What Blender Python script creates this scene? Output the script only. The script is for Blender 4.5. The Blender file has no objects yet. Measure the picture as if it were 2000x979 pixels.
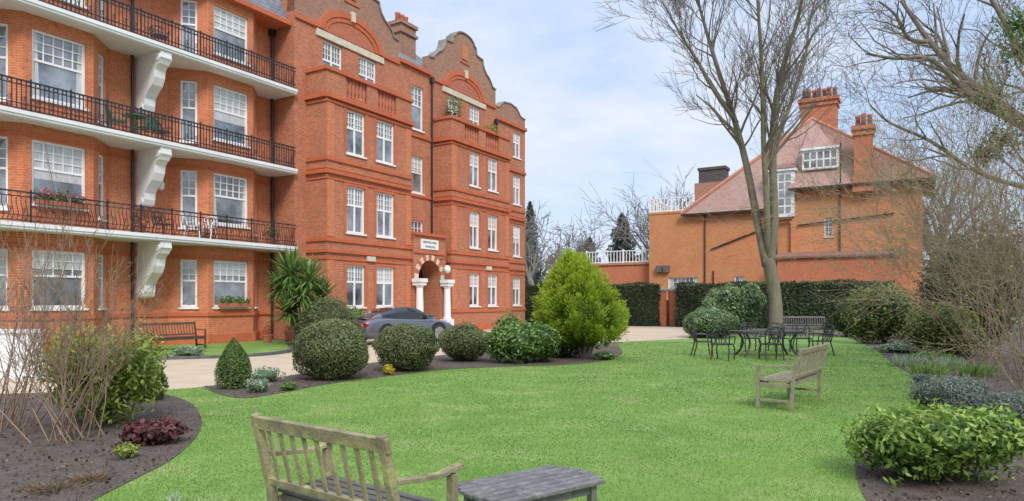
import bpy, math, random
import numpy as np
from mathutils import Vector, Matrix
S = bpy.context.scene; C = S.collection
RN = random.Random(11); NR = np.random.default_rng(5)
F = 1333.0; H = 1.6; HY = 590.0
def P(px, py, z=0.0):
    Y = (H - z) * F / (py - HY); return Vector(((px - 1000) / F * Y, Y, z))
def PX(px, Y, z=0.0): return Vector(((px - 1000) / F * Y, Y, z))
def ZP(py, Y): return H + (HY - py) * Y / F

# ---------------------------------------------------------------- helpers
def tag(o, label=None, cat=None, group=None, kind=None):
    if label: o['label'] = label
    if cat: o['category'] = cat
    if group: o['group'] = group
    if kind: o['kind'] = kind
    return o
def thing(name, label, cat, loc=(0, 0, 0), rz=0, group=None):
    o = bpy.data.objects.new(name, None); C.objects.link(o); o.empty_display_size = .2
    o.location = loc; o.rotation_euler = (0, 0, rz)
    return tag(o, label, cat, group)
def dup(root, loc, rz, label, group=None):
    r = root.copy(); C.objects.link(r); r.location = loc; r.rotation_euler = (0, 0, rz)
    r['label'] = label
    if group: r['group'] = group
    for ch in list(root.children):
        c = ch.copy(); C.objects.link(c); c.parent = r
        for g in list(ch.children):
            q = g.copy(); C.objects.link(q); q.parent = c
    return r
class MB:
    def __init__(s): s.v = []; s.f = []; s.mi = []; s.cur = 0
    def add(s, vs, fs):
        o = len(s.v); s.v += [tuple(v) for v in vs]
        s.f += [tuple(i + o for i in f) for f in fs]; s.mi += [s.cur] * len(fs)
    def hexa(s, v): s.add(v, [(0, 3, 2, 1), (4, 5, 6, 7), (0, 1, 5, 4), (1, 2, 6, 5), (2, 3, 7, 6), (3, 0, 4, 7)])
    def box(s, x0, x1, y0, y1, z0, z1):
        s.hexa([(x0, y0, z0), (x1, y0, z0), (x1, y1, z0), (x0, y1, z0), (x0, y0, z1), (x1, y0, z1), (x1, y1, z1), (x0, y1, z1)]); return s
    def beam(s, p, q, w, h, up=(0, 0, 1)):
        p = Vector(p); q = Vector(q); d = (q - p).normalized(); u = Vector(up)
        a = d.cross(u)
        if a.length < 1e-4: a = d.cross(Vector((0, 1, 0)))
        a.normalize(); b = a.cross(d).normalized(); a = a * w / 2; b = b * h / 2
        s.hexa([p - a - b, p + a - b, q + a - b, q - a - b, p - a + b, p + a + b, q + a + b, q - a + b])
    def tube(s, pts, r, n=6, cap=True):
        pts = [Vector(p) for p in pts]; m = len(pts)
        if not isinstance(r, (list, tuple)): r = [r] * m
        vs = []; ref = None
        for i in range(m):
            d = pts[min(i + 1, m - 1)] - pts[max(i - 1, 0)]
            if d.length < 1e-9: d = Vector((0, 0, 1))
            d.normalize()
            if ref is None: ref = d.orthogonal().normalized()
            a = ref - d * ref.dot(d)
            if a.length < 1e-5: a = d.orthogonal()
            a.normalize(); ref = a; b = d.cross(a)
            for k in range(n):
                t = 2 * math.pi * k / n; vs.append(pts[i] + (a * math.cos(t) + b * math.sin(t)) * r[i])
        fs = []
        for i in range(m - 1):
            for k in range(n):
                k2 = (k + 1) % n; fs.append((i * n + k, i * n + k2, (i + 1) * n + k2, (i + 1) * n + k))
        if cap: fs.append(tuple(range(n - 1, -1, -1))); fs.append(tuple((m - 1) * n + k for k in range(n)))
        s.add(vs, fs); return s
    def lathe(s, prof, c=(0, 0, 0), n=14, axis='z'):
        vs = []; m = len(prof)
        for r, z in prof:
            for k in range(n):
                t = 2 * math.pi * k / n; a = r * math.cos(t); b = r * math.sin(t)
                if axis == 'z': vs.append((c[0] + a, c[1] + b, c[2] + z))
                else: vs.append((c[0] + a, c[1] + z, c[2] - b))
        fs = [(i * n + k, i * n + (k + 1) % n, (i + 1) * n + (k + 1) % n, (i + 1) * n + k) for i in range(m - 1) for k in range(n)]
        fs.append(tuple(range(n - 1, -1, -1))); fs.append(tuple((m - 1) * n + k for k in range(n)))
        s.add(vs, fs); return s
    def prism(s, poly, fn):
        n = len(poly); vs = [fn(a, b, 0) for a, b in poly] + [fn(a, b, 1) for a, b in poly]
        fs = [tuple(range(n - 1, -1, -1)), tuple(range(n, 2 * n))] + [(i, (i + 1) % n, n + (i + 1) % n, n + i) for i in range(n)]
        s.add(vs, fs)
    def build(s, name, mats, parent=None, smooth=False, uv=False, bevel=0):
        me = bpy.data.meshes.new(name); me.from_pydata(s.v, [], s.f)
        if not isinstance(mats, (list, tuple)): mats = [mats]
        for m in mats: me.materials.append(m)
        if len(mats) > 1: me.polygons.foreach_set('material_index', s.mi)
        if smooth: me.polygons.foreach_set('use_smooth', [True] * len(me.polygons))
        me.update()
        if uv:
            l = me.uv_layers.new(name='UVMap').data
            for p in me.polygons:
                n = p.normal
                if abs(n.z) < .95:
                    u = Vector((-n.y, n.x, 0)).normalized(); k = math.sqrt(max(1 - n.z * n.z, .01))
                    for li in p.loop_indices:
                        co = me.vertices[me.loops[li].vertex_index].co
                        l[li].uv = (co.dot(u), co.z / k)
                else:
                    for li in p.loop_indices:
                        co = me.vertices[me.loops[li].vertex_index].co; l[li].uv = (co.x, co.y)
        o = bpy.data.objects.new(name, me); C.objects.link(o); o.parent = parent
        if bevel:
            b = o.modifiers.new('bevel', 'BEVEL'); b.width = bevel; b.segments = 2; b.limit_method = 'ANGLE'
        return o
def arrmesh(name, V, Fq, tint, m, parent=None):
    K = Fq.shape[1]; M = len(Fq)
    me = bpy.data.meshes.new(name); me.vertices.add(len(V)); me.vertices.foreach_set('co', np.ascontiguousarray(V, dtype=np.float32).ravel())
    me.loops.add(M * K); me.loops.foreach_set('vertex_index', np.ascontiguousarray(Fq, dtype=np.int32).ravel())
    me.polygons.add(M); me.polygons.foreach_set('loop_start', np.arange(0, M * K, K, dtype=np.int32))
    me.update(calc_edges=True)
    a = me.attributes.new('tint', 'FLOAT', 'POINT'); a.data.foreach_set('value', np.ascontiguousarray(tint, dtype=np.float32))
    me.materials.append(m)
    o = bpy.data.objects.new(name, me); C.objects.link(o); o.parent = parent
    return o
def nz(a): return a / np.maximum(np.linalg.norm(a, axis=1, keepdims=True), 1e-9)
def leafmesh(name, Pt, Nn, l, w, tint, m, parent=None, adir=None, cores=()):
    n = len(Pt); Nn = nz(Nn)
    t = NR.normal(size=(n, 3)) if adir is None else adir
    a = nz(t - (t * Nn).sum(1, keepdims=True) * Nn) if adir is None else nz(adir)
    b = nz(np.cross(Nn, a)); sc = NR.uniform(.65, 1.25, (n, 1))
    l = l * sc; w = w * sc
    V = np.stack([Pt - a * l * .5, Pt + b * w * .5 + a * l * .05 , Pt + a * l * .5, Pt - b * w * .5 + a * l * .05], 1).reshape(-1, 3)
    Fq = np.arange(4 * n).reshape(n, 4); T = np.repeat(tint, 4)
    for c, r in cores:
        nu, nv = 14, 9; off = len(V)
        vs = [[c[0] + r[0] * math.sin(math.pi * j / nv) * math.cos(2 * math.pi * i / nu), c[1] + r[1] * math.sin(math.pi * j / nv) * math.sin(2 * math.pi * i / nu), c[2] + r[2] * math.cos(math.pi * j / nv)] for j in range(nv + 1) for i in range(nu)]
        fs = [[off + j * nu + i, off + (j + 1) * nu + i, off + (j + 1) * nu + (i + 1) % nu, off + j * nu + (i + 1) % nu] for j in range(nv) for i in range(nu)]
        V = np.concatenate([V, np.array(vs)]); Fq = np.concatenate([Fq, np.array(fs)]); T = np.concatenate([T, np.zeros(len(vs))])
    return arrmesh(name, V, Fq, T, m, parent)

# ---------------------------------------------------------------- materials
def nodes(name):
    m = bpy.data.materials.new(name); m.use_nodes = True; nt = m.node_tree
    b = nt.nodes['Principled BSDF']; return m, nt, b
def rgba(c): return (c[0], c[1], c[2], 1)
def mixc(nt, fac, a, b, blend='MIX'):
    n = nt.nodes.new('ShaderNodeMix'); n.data_type = 'RGBA'; n.blend_type = blend
    for sock, v in ((n.inputs[0], fac), (n.inputs[6], a), (n.inputs[7], b)):
        if hasattr(v, 'is_output'): nt.links.new(v, sock)
        else: sock.default_value = v if isinstance(v, float) else rgba(v)
    return n.outputs[2]
def noise(nt, scale, detail=6, co='Object', rough=.6, sc=None):
    tc = nt.nodes.new('ShaderNodeTexCoord'); n = nt.nodes.new('ShaderNodeTexNoise')
    n.inputs['Scale'].default_value = scale; n.inputs['Detail'].default_value = detail; n.inputs['Roughness'].default_value = rough
    out = tc.outputs[co]
    if sc:
        mp = nt.nodes.new('ShaderNodeMapping'); mp.inputs['Scale'].default_value = sc; nt.links.new(out, mp.inputs[0]); out = mp.outputs[0]
    nt.links.new(out, n.inputs['Vector']); return n.outputs['Fac']
def ramp(nt, f, a=.35, b=.65, c=0.0, d=1.0):
    r = nt.nodes.new('ShaderNodeMapRange'); r.inputs[1].default_value = a; r.inputs[2].default_value = b; r.inputs[3].default_value = c; r.inputs[4].default_value = d; nt.links.new(f, r.inputs[0]); return r.outputs[0]
def bump(nt, b, f, strength, dist=.02):
    n = nt.nodes.new('ShaderNodeBump'); n.inputs['Strength'].default_value = strength; n.inputs['Distance'].default_value = dist
    nt.links.new(f, n.inputs['Height']); nt.links.new(n.outputs[0], b.inputs['Normal'])
def mat(name, c1, c2=None, scale=4, rough=.75, metal=0, bmp=0, bs=None, c3=None, s3=30, sc=None, ior=None, coat=0):
    m, nt, b = nodes(name); b.inputs['Roughness'].default_value = rough; b.inputs['Metallic'].default_value = metal
    if ior: b.inputs['IOR'].default_value = ior
    if coat: b.inputs['Coat Weight'].default_value = coat; b.inputs['Coat Roughness'].default_value = .05
    col = None
    if c2:
        col = mixc(nt, ramp(nt, noise(nt, scale, sc=sc)), c1, c2)
        if c3: col = mixc(nt, ramp(nt, noise(nt, s3, 4, sc=sc), .5, .7), col, c3)
        nt.links.new(col, b.inputs['Base Color'])
    else: b.inputs['Base Color'].default_value = rgba(c1)
    if bmp: bump(nt, b, noise(nt, bs or scale * 4, 8, sc=sc), bmp)
    return m
def brickmat(name, c1, c2, mort, stain, bw=.23, rh=.078, ms=.011, bias=0, amt=.6):
    m, nt, b = nodes(name); b.inputs['Roughness'].default_value = .85; b.inputs['Specular IOR Level'].default_value = .25
    tc = nt.nodes.new('ShaderNodeTexCoord'); t = nt.nodes.new('ShaderNodeTexBrick')
    nt.links.new(tc.outputs['UV'], t.inputs['Vector'])
    t.inputs['Color1'].default_value = rgba(c1); t.inputs['Color2'].default_value = rgba(c2); t.inputs['Mortar'].default_value = rgba(mort)
    for k, v in (('Scale', 1), ('Mortar Size', ms), ('Mortar Smooth', .3), ('Bias', bias), ('Brick Width', bw), ('Row Height', rh)): t.inputs[k].default_value = v
    f = ramp(nt, noise(nt, .55, 8, rough=.7), .45, .75, 0, amt)
    col = mixc(nt, f, t.outputs['Color'], stain)
    col = mixc(nt, ramp(nt, noise(nt, 7, 3), .5, .8, 0, .75), col, tuple(x * .55 for x in c1))
    col = mixc(nt, ramp(nt, noise(nt, 5.3, 3, sc=(1, 1, 1.7)), .55, .8, 0, .5), col, tuple(min(x * 1.35 + .02, .9) for x in c1))
    nt.links.new(col, b.inputs['Base Color']); bump(nt, b, t.outputs['Fac'], -.25, .01)
    return m
def leafmat(name, dark, light, trans=.35, rough=.5):
    m, nt, b = nodes(name); b.inputs['Roughness'].default_value = rough; b.inputs['Specular IOR Level'].default_value = .35
    a = nt.nodes.new('ShaderNodeAttribute'); a.attribute_name = 'tint'
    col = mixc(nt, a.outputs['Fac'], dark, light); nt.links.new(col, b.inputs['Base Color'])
    tr = nt.nodes.new('ShaderNodeBsdfTranslucent'); nt.links.new(col, tr.inputs['Color'])
    mx = nt.nodes.new('ShaderNodeMixShader'); mx.inputs[0].default_value = trans
    nt.links.new(b.outputs[0], mx.inputs[1]); nt.links.new(tr.outputs[0], mx.inputs[2]); nt.links.new(mx.outputs[0], nt.nodes['Material Output'].inputs[0])
    return m
M = {}
M['brick'] = brickmat('orange_brick', (.64, .185, .068), (.53, .14, .052), (.53, .31, .20), (.50, .145, .062))
M['brick2'] = brickmat('mottled_brick', (.56, .175, .075), (.37, .12, .06), (.47, .29, .20), (.35, .125, .07), amt=.75)
M['brick3'] = brickmat('gable_brick', (.42, .185, .105), (.24, .125, .085), (.42, .31, .23), (.27, .15, .11))
M['rubbed'] = mat('rubbed_brick', (.58, .15, .056), (.47, .115, .046), 1.4, .8, c3=(.36, .095, .05), s3=14)
M['hbrick'] = brickmat('house_brick', (.66, .225, .075), (.53, .16, .055), (.56, .33, .18), (.50, .155, .06), ms=.016)
M['hbrick2'] = brickmat('house_red_brick', (.60, .16, .062), (.48, .12, .05), (.5, .26, .16), (.48, .12, .055), ms=.015)
M['tile'] = brickmat('roof_tile', (.50, .31, .25), (.40, .235, .185), (.22, .14, .12), (.45, .32, .27), bw=.2, rh=.16, ms=.016)
M['tile2'] = brickmat('dark_roof_tile', (.36, .18, .13), (.28, .135, .1), (.14, .085, .065), (.30, .2, .155), bw=.2, rh=.16, ms=.018)
M['ridge'] = mat('ridge_tile', (.54, .23, .14), (.42, .18, .11), 3)
M['slate'] = brickmat('slate', (.24, .25, .28), (.17, .18, .20), (.09, .09, .095), (.27, .27, .27), bw=.3, rh=.22, ms=.015)
M['white'] = mat('white_paint', (.84, .84, .82), (.76, .76, .73), 2, .5)
M['soffit'] = mat('soffit_paint', (.80, .80, .78), (.70, .70, .68), .8, .6)
M['stone'] = mat('cream_stone', (.66, .60, .46), (.55, .48, .36), 3, .8)
M['coping'] = mat('grey_coping', (.29, .25, .21), (.20, .175, .15), 3, .85)
M['terra'] = mat('terracotta', (.50, .16, .08), (.38, .12, .07), 5, .8)
M['iron'] = mat('black_iron', (.018, .018, .02), (.03, .03, .032), 12, .45)
M['lead'] = mat('dark_pipe', (.025, .025, .027), rough=.4)
M['pane'] = mat('painted_reflection_glass', (.03, .036, .042), (.30, .33, .36), .85, .05, ior=2.2)  # pale noise patches in the colour imitate sky reflections and blinds
M['curtain'] = mat('net_curtain', (.60, .60, .58), (.42, .43, .43), 3, .35, coat=.8, sc=(8, 8, .6))
M['dark'] = mat('porch_shade_black', (.012, .01, .009))  # near-black colour standing in for the shade inside the porch
M['door'] = mat('dark_door', (.05, .02, .012), (.07, .03, .015), 3, .4)
M['globe'] = mat('milky_glass', (.78, .78, .76), rough=.25)
M['ink'] = mat('grey_lettering', (.09, .09, .09))
M['soil'] = mat('soil', (.055, .038, .027), (.115, .083, .06), 5, .95, bmp=1, bs=24, c3=(.17, .13, .10), s3=55)
M['gravel'] = mat('resin_gravel', (.57, .43, .285), (.47, .355, .235), 1.2, .9, bmp=.3, bs=90, c3=(.62, .50, .36), s3=120)
M['ground'] = mat('rough_ground', (.09, .13, .04), (.13, .115, .065), .8, .95)
M['road'] = mat('asphalt', (.05, .05, .052), (.07, .07, .07), 2, .9)
M['kerb'] = mat('kerb_stone', (.10, .095, .09), (.16, .15, .14), 5, .85)
M['lawn'] = mat('lawn_turf', (.135, .25, .036), (.185, .30, .052), .9, .9, bmp=.5, bs=70, c3=(.26, .33, .095), s3=1.3)
M['grassleaf'] = leafmat('grass_blade', (.10, .205, .024), (.27, .365, .08), .4, .65)
M['oldwood'] = mat('mossy_teak', (.32, .265, .145), (.19, .155, .095), 6, .85, bmp=.6, bs=50, c3=(.38, .36, .14), s3=8)
M['seatwood'] = mat('wet_grey_slats', (.125, .11, .095), (.075, .067, .06), 7, .5, bmp=.4, bs=50, c3=(.19, .165, .13), s3=14)
M['benchwood2'] = mat('weathered_teak', (.30, .255, .17), (.195, .165, .11), 8, .85, bmp=.4, bs=50, c3=(.29, .28, .13), s3=9)
M['tabletop'] = mat('weathered_table_slats', (.16, .15, .14), (.095, .09, .085), 6, .48, bmp=.3, bs=60, c3=(.25, .235, .21), s3=16)
M['darkwood'] = mat('dark_brown_wood', (.07, .04, .028), (.11, .068, .046), 9, .6)
M['greywood'] = mat('grey_bench_wood', (.17, .16, .145), (.11, .10, .092), 9, .8)
M['castiron'] = mat('dark_cast_metal', (.032, .03, .034), (.05, .047, .052), 12, .4, metal=.3)
M['greenmetal'] = mat('green_metal', (.01, .19, .11), rough=.4)
M['whitemetal'] = mat('white_metal', (.78, .78, .76), rough=.4)
M['bark'] = mat('grey_brown_bark', (.21, .18, .125), (.13, .11, .075), 2.2, .9, bmp=.9, bs=14, c3=(.20, .20, .10), s3=4, sc=(1, 1, .35))
M['bark2'] = mat('dark_bark', (.15, .122, .098), (.20, .17, .138), 3, .9)
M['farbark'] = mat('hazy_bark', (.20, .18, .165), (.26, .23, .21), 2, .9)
M['redtwig'] = mat('red_brown_twig', (.27, .165, .105), (.36, .25, .165), 6, .7)
M['olivetwig'] = mat('olive_twig', (.25, .215, .115), (.30, .20, .14), .8, .8)
M['browntwig'] = mat('red_brown_bush_twig', (.30, .19, .135), (.25, .20, .115), .8, .8)
M['stem'] = mat('shrub_stem', (.07, .05, .035), (.1, .08, .05), 8, .9)
M['carpaint'] = mat('grey_car_paint', (.115, .12, .135), rough=.28, metal=.4, coat=1)
M['carglass'] = mat('car_glass', (.012, .014, .016), rough=.03, ior=1.7)
M['rubber'] = mat('tyre_rubber', (.015, .015, .015), rough=.8)
M['alloy'] = mat('alloy_rim', (.45, .45, .46), rough=.3, metal=.9)
M['red'] = mat('red_lens', (.5, .01, .008), rough=.15)
M['plate'] = mat('yellow_plate', (.75, .52, .02), rough=.4)
M['lens'] = mat('clear_lens', (.6, .62, .64), rough=.1)
M['pink'] = leafmat('pink_petal', (.6, .05, .12), (.75, .25, .3))
M['tank'] = mat('dark_tank', (.06, .055, .05), (.09, .08, .07), 2)
M['greybox'] = mat('grey_box', (.13, .11, .10))
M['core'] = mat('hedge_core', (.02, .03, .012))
M['L_box'] = leafmat('clipped_leaf', (.045, .06, .022), (.29, .33, .125))
M['L_laurel'] = leafmat('laurel_leaf', (.04, .085, .018), (.29, .46, .10), rough=.35)
M['L_lime'] = leafmat('lime_laurel_leaf', (.06, .12, .018), (.42, .58, .11), rough=.35)
M['L_dark'] = leafmat('dark_hedge_leaf', (.025, .04, .016), (.13, .18, .068))
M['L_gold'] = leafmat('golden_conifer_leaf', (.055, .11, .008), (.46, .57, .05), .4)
M['L_yel'] = leafmat('yellow_green_leaf', (.10, .15, .02), (.55, .60, .13))
M['L_olive'] = leafmat('olive_green_leaf', (.055, .08, .022), (.38, .42, .12))
M['L_rhodo'] = leafmat('rhododendron_leaf', (.045, .085, .034), (.36, .48, .21), rough=.35)
M['L_cone'] = leafmat('topiary_leaf', (.03, .058, .014), (.21, .31, .07))
M['L_lav'] = leafmat('grey_green_leaf', (.055, .075, .05), (.34, .40, .30))
M['L_red'] = leafmat('maroon_leaf', (.05, .02, .02), (.26, .085, .08))
M['L_tan'] = leafmat('dry_leaf', (.10, .065, .04), (.30, .21, .125))
M['L_pale'] = leafmat('pale_leaf', (.11, .17, .08), (.56, .64, .43))
M['L_sword'] = leafmat('sword_leaf', (.05, .11, .024), (.36, .51, .15), rough=.4)
M['L_holly'] = leafmat('holly_leaf', (.02, .045, .01), (.14, .27, .04), rough=.3)
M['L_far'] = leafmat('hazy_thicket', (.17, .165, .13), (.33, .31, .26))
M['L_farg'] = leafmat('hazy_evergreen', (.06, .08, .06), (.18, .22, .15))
M['L_bud'] = leafmat('spring_bud_leaf', (.15, .19, .035), (.42, .46, .13))
M['L_litter'] = leafmat('bed_litter', (.03, .022, .016), (.22, .16, .11), .1, .9)
M['yellowflower'] = leafmat('yellow_flower', (.3, .25, .01), (.8, .65, .03))

# ---------------------------------------------------------------- world, sun, camera
w = bpy.data.worlds.new('World'); S.world = w; w.use_nodes = True; nt = w.node_tree
bg = nt.nodes['Background']; sk = nt.nodes.new('ShaderNodeTexSky'); sk.sky_type = 'NISHITA'; sk.sun_disc = False
SE = math.radians(42); SA = math.radians(165)
sk.sun_elevation = SE; sk.sun_rotation = SA
f1 = noise(nt, 2.3, 7, 'Generated', .55, (1, 1, 3.0))
tcw = nt.nodes.new('ShaderNodeTexCoord'); sx = nt.nodes.new('ShaderNodeSeparateXYZ'); nt.links.new(tcw.outputs['Generated'], sx.inputs[0])
hz = mixc(nt, .76, sk.outputs[0], (4.0, 5.3, 7.6))
cfac = ramp(nt, f1, .44, .66, .06, .95)
hfac = ramp(nt, sx.outputs[2], 0.0, .24, .65, 0.0)
mxn = nt.nodes.new('ShaderNodeMath'); mxn.operation = 'MAXIMUM'; nt.links.new(cfac, mxn.inputs[0]); nt.links.new(hfac, mxn.inputs[1])
col = mixc(nt, mxn.outputs[0], hz, (6.0, 6.25, 6.75)); nt.links.new(col, bg.inputs['Color'])
nt.links.new(ramp(nt, sx.outputs[2], .40, 1.0, .148, .32), bg.inputs['Strength'])
sd = bpy.data.lights.new('sun', 'SUN'); sd.energy = 2.7; sd.angle = math.radians(18); sd.color = (1, .955, .89)
so = bpy.data.objects.new('sun', sd); C.objects.link(so)
dirv = Vector((math.sin(SA) * math.cos(SE), math.cos(SA) * math.cos(SE), math.sin(SE)))
so.rotation_euler = dirv.to_track_quat('Z', 'Y').to_euler(); so.location = (0, -10, 30)
cd = bpy.data.cameras.new('camera'); cam = bpy.data.objects.new('camera', cd); C.objects.link(cam); S.camera = cam
cam.location = (0, 0, H); cam.rotation_euler = (math.pi / 2, 0, 0); cd.sensor_width = 36; cd.lens = 24; cd.shift_y = (HY - 489.5) / 2000
cd.clip_end = 2000
S.view_settings.view_transform = 'Standard'; S.view_settings.look = 'None'; S.view_settings.exposure = 0

# ---------------------------------------------------------------- ground sheets
def cr(pts, n=6):
    pts = [Vector(p) for p in pts]; out = []
    for i in range(len(pts) - 1):
        a = pts[max(i - 1, 0)]; b = pts[i]; c = pts[i + 1]; d = pts[min(i + 2, len(pts) - 1)]
        for k in range(n):
            t = k / n
            out.append(.5 * ((2 * b) + (c - a) * t + (2 * a - 5 * b + 4 * c - d) * t * t + (3 * b - a - 3 * c + d) * t ** 3))
    out.append(pts[-1]); return out
def G(l): return [P(a, b) for a, b in l]
def sheet(name, pts, z, m):
    mb = MB(); mb.add([(p[0], p[1], z) for p in pts], [tuple(range(len(pts)))])
    o = mb.build(name, m)
    if o.data.polygons[0].normal.z < 0: o.data.flip_normals()
    o['kind'] = 'structure'; return o
sheet('ground', [(-600, -200), (600, -200), (600, 900), (-600, 900)], -.012, M['ground'])
bed_front = cr(G([(398, 756), (430, 771), (482, 778), (560, 766), (650, 749), (760, 735), (860, 723), (1000, 716), (1100, 713), (1185, 704), (1216, 690), (1206, 676)]))
bed_back = cr(G([(1150, 670), (1000, 677), (900, 690), (720, 710), (560, 735), (440, 751), (398, 755)]))
lawn = [Vector((-9.6, 11.3, 0))] + [P(250, 766)] + bed_front + cr(G([(1216, 668), (1225, 662), (1345, 660.5), (1500, 657), (1640, 654), (1800, 653)])) + [Vector((24, 30, 0)), Vector((13, 2, 0)), Vector((-8, 2, 0))]
sheet('lawn', lawn, 0, M['lawn'])
left_bed = cr(G([(-120, 773), (150, 768), (300, 770), (365, 784), (393, 815), (386, 850), (340, 895), (260, 938), (170, 985), (60, 1060)])) + [Vector((-9, 4.4, 0)), Vector((-10.5, 11, 0))]
right_bed = cr(G([(1560, 651), (1650, 659), (1712, 685), (1745, 712), (1800, 742), (1836, 775), (1800, 832), (1720, 862), (1680, 890), (1670, 920), (1690, 975), (1750, 1050)])) + [Vector((8, 2.6, 0)), Vector((14, 8, 0)), Vector((26, 32, 0))]
mid_bed = bed_front[:-1] + bed_back
sheet('flower_bed', left_bed, .008, M['soil']); sheet('flower_bed', right_bed, .008, M['soil']); sheet('flower_bed', mid_bed, .008, M['soil'])
drive = cr(G([(-250, 776), (150, 766), (300, 763), (400, 756), (560, 736), (720, 712), (900, 692), (1000, 680), (1150, 671), (1215, 668), (1345, 662)])) + cr(G([(1350, 640), (1225, 636.5), (1120, 637), (1000, 641), (850, 650), (700, 666), (610, 680), (565, 690), (480, 698), (300, 704), (-250, 716)]))
sheet('driveway', drive, .004, M['gravel'])
strip_edge = cr(G([(-250, 715), (300, 703), (480, 697), (556, 689), (566, 684)]))
strip = strip_edge + G([(555, 664), (300, 672), (-250, 690)])
sheet('grass_strip', strip, .012, M['lawn'])
kb = MB(); se = [Vector((p.x, p.y, .03)) for p in strip_edge]
for a, b in zip(se[:-1], se[1:]): kb.beam(a, b, .10, .10)
tag(kb.build('kerb', M['kerb']), kind='structure')
sheet('road', [(-40, 49), (9, 47.5), (40, 30), (70, 12), (75, 18), (44, 38), (11, 56), (-40, 58)], -.006, M['road'])
def inpoly(x, y, poly):
    r = np.zeros(len(x), bool); n = len(poly); j = n - 1
    for i in range(n):
        xi, yi = poly[i][0], poly[i][1]; xj, yj = poly[j][0], poly[j][1]
        if yi != yj: r ^= ((yi > y) != (yj > y)) & (x < (xj - xi) * (y - yi) / (yj - yi) + xi)
        j = i
    return r
N = 520000
dist = 3.2 * (28 / 3.2) ** NR.random(N) ; ang = NR.uniform(-.82, .82, N)
gx = dist * np.sin(ang); gy = dist * np.cos(ang)
ok = inpoly(gx, gy, lawn) & ~inpoly(gx, gy, left_bed) & ~inpoly(gx, gy, right_bed) & ~inpoly(gx, gy, mid_bed)
gx, gy, dist = gx[ok], gy[ok], dist[ok]; n = len(gx)
hgt = NR.uniform(.007, .017, n) * (dist / 6) ** .3; wd = .0023 * (dist / 4) ** .9
th = NR.uniform(0, 6.283, n); ln = NR.normal(0, .6, (n, 2)) * hgt[:, None]
b0 = np.stack([gx - np.cos(th) * wd, gy - np.sin(th) * wd, np.zeros(n)], 1); b1 = np.stack([gx + np.cos(th) * wd, gy + np.sin(th) * wd, np.zeros(n)], 1)
tp = np.stack([gx + ln[:, 0], gy + ln[:, 1], hgt], 1)
patch = .5 + .34 * np.sin(gx * 1.3 + 1.7 * np.sin(gy * .7)) * np.sin(gy * 1.1 + 1.3 * np.sin(gx * .9)) + .18 * np.sin(gx * 3.1 + 2 * np.sin(gy * 2.3)) * np.sin(gy * 2.7 + gx) + .10 * np.sin(gx * 7 + 3 * np.sin(gy * 4.1)) * np.sin(gy * 6.1)
gt = np.clip(patch * .95 + NR.uniform(-.1, .14, n), 0, 1)
o = arrmesh('grass', np.stack([b0, b1, tp], 1).reshape(-1, 3), np.arange(3 * n).reshape(n, 3), np.repeat(gt, 3), M['grassleaf'])
tag(o, 'short bright green mown grass covering the lawn', 'grass', kind='stuff')
N = 26000
dist = 4.5 * (24 / 4.5) ** NR.random(N); ang = NR.uniform(-.82, .82, N); gx = dist * np.sin(ang); gy = dist * np.cos(ang)
ok = inpoly(gx, gy, left_bed) | inpoly(gx, gy, right_bed) | inpoly(gx, gy, mid_bed); gx, gy = gx[ok], gy[ok]; n = len(gx)
sz = NR.uniform(.012, .045, (n, 1))
o = leafmesh('leaf_litter', np.stack([gx, gy, .012 + NR.uniform(0, .02, n)], 1), NR.normal(size=(n, 3)) * .6 + np.array([0, -.2, 1]), sz, sz * .8, NR.random(n) ** 2.2, M['L_litter'])
tag(o, 'crumbs of soil and leaf litter strewn over the flower beds', 'leaf litter', kind='stuff')

# ---------------------------------------------------------------- vegetation builders
def ell_pts(n, c, r, thick=.25, lump=.1, seed=0, floor=.02):
    rr = np.random.default_rng(seed + 77); d = nz(NR.normal(size=(int(n * 1.3), 3)))
    fr = rr.normal(size=(7, 3)) * 4.5; ph = rr.uniform(0, 6.28, 7)
    lm = sum(np.sin(d @ fr[k] + ph[k]) for k in range(7)) / 3.0
    rad = (1 + lump * lm) * (1 - thick * NR.random(len(d)) ** 2)
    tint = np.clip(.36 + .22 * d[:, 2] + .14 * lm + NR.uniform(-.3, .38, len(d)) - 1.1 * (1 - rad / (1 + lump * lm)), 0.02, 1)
    rad = rad * (1 + .10 * NR.random(len(d)) * (NR.random(len(d)) < .10))
    p = d * rad[:, None] * np.array(r) + np.array(c); k = p[:, 2] > floor
    nn = nz(d / np.array(r)) + NR.normal(0, .6, d.shape)
    return p[k], nn[k], tint[k]
def shrub(name, label, cat, loc, rx, ry, h, n, leaf, m, lump=.08, thick=.25, group=None, asp=.55, lobes=None, stem=True, core=.8):
    root = thing(name, label, cat, loc, RN.uniform(0, 6) if (rx == ry and not lobes) else 0, group)
    L = lobes or [((0, 0, h * .5), (rx, ry, h * .52))]
    tot = sum(r[0] * r[2] for c, r in L); a = []
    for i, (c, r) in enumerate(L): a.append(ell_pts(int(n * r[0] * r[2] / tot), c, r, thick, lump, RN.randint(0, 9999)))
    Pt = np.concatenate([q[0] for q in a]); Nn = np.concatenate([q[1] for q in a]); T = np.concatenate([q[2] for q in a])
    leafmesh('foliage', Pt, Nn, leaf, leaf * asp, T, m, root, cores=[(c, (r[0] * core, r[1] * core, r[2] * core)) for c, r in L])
    if stem:
        mb = MB()
        for k in range(5):
            t = k * 1.26; mb.tube([(.03 * math.cos(t), .03 * math.sin(t), -.02), (rx * .25 * math.cos(t), ry * .25 * math.sin(t), h * .3), (rx * .5 * math.cos(t), ry * .5 * math.sin(t), h * .6)], [.025, .018, .008], 5)
        mb.build('stem', M['stem'], root)
    return root
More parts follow.
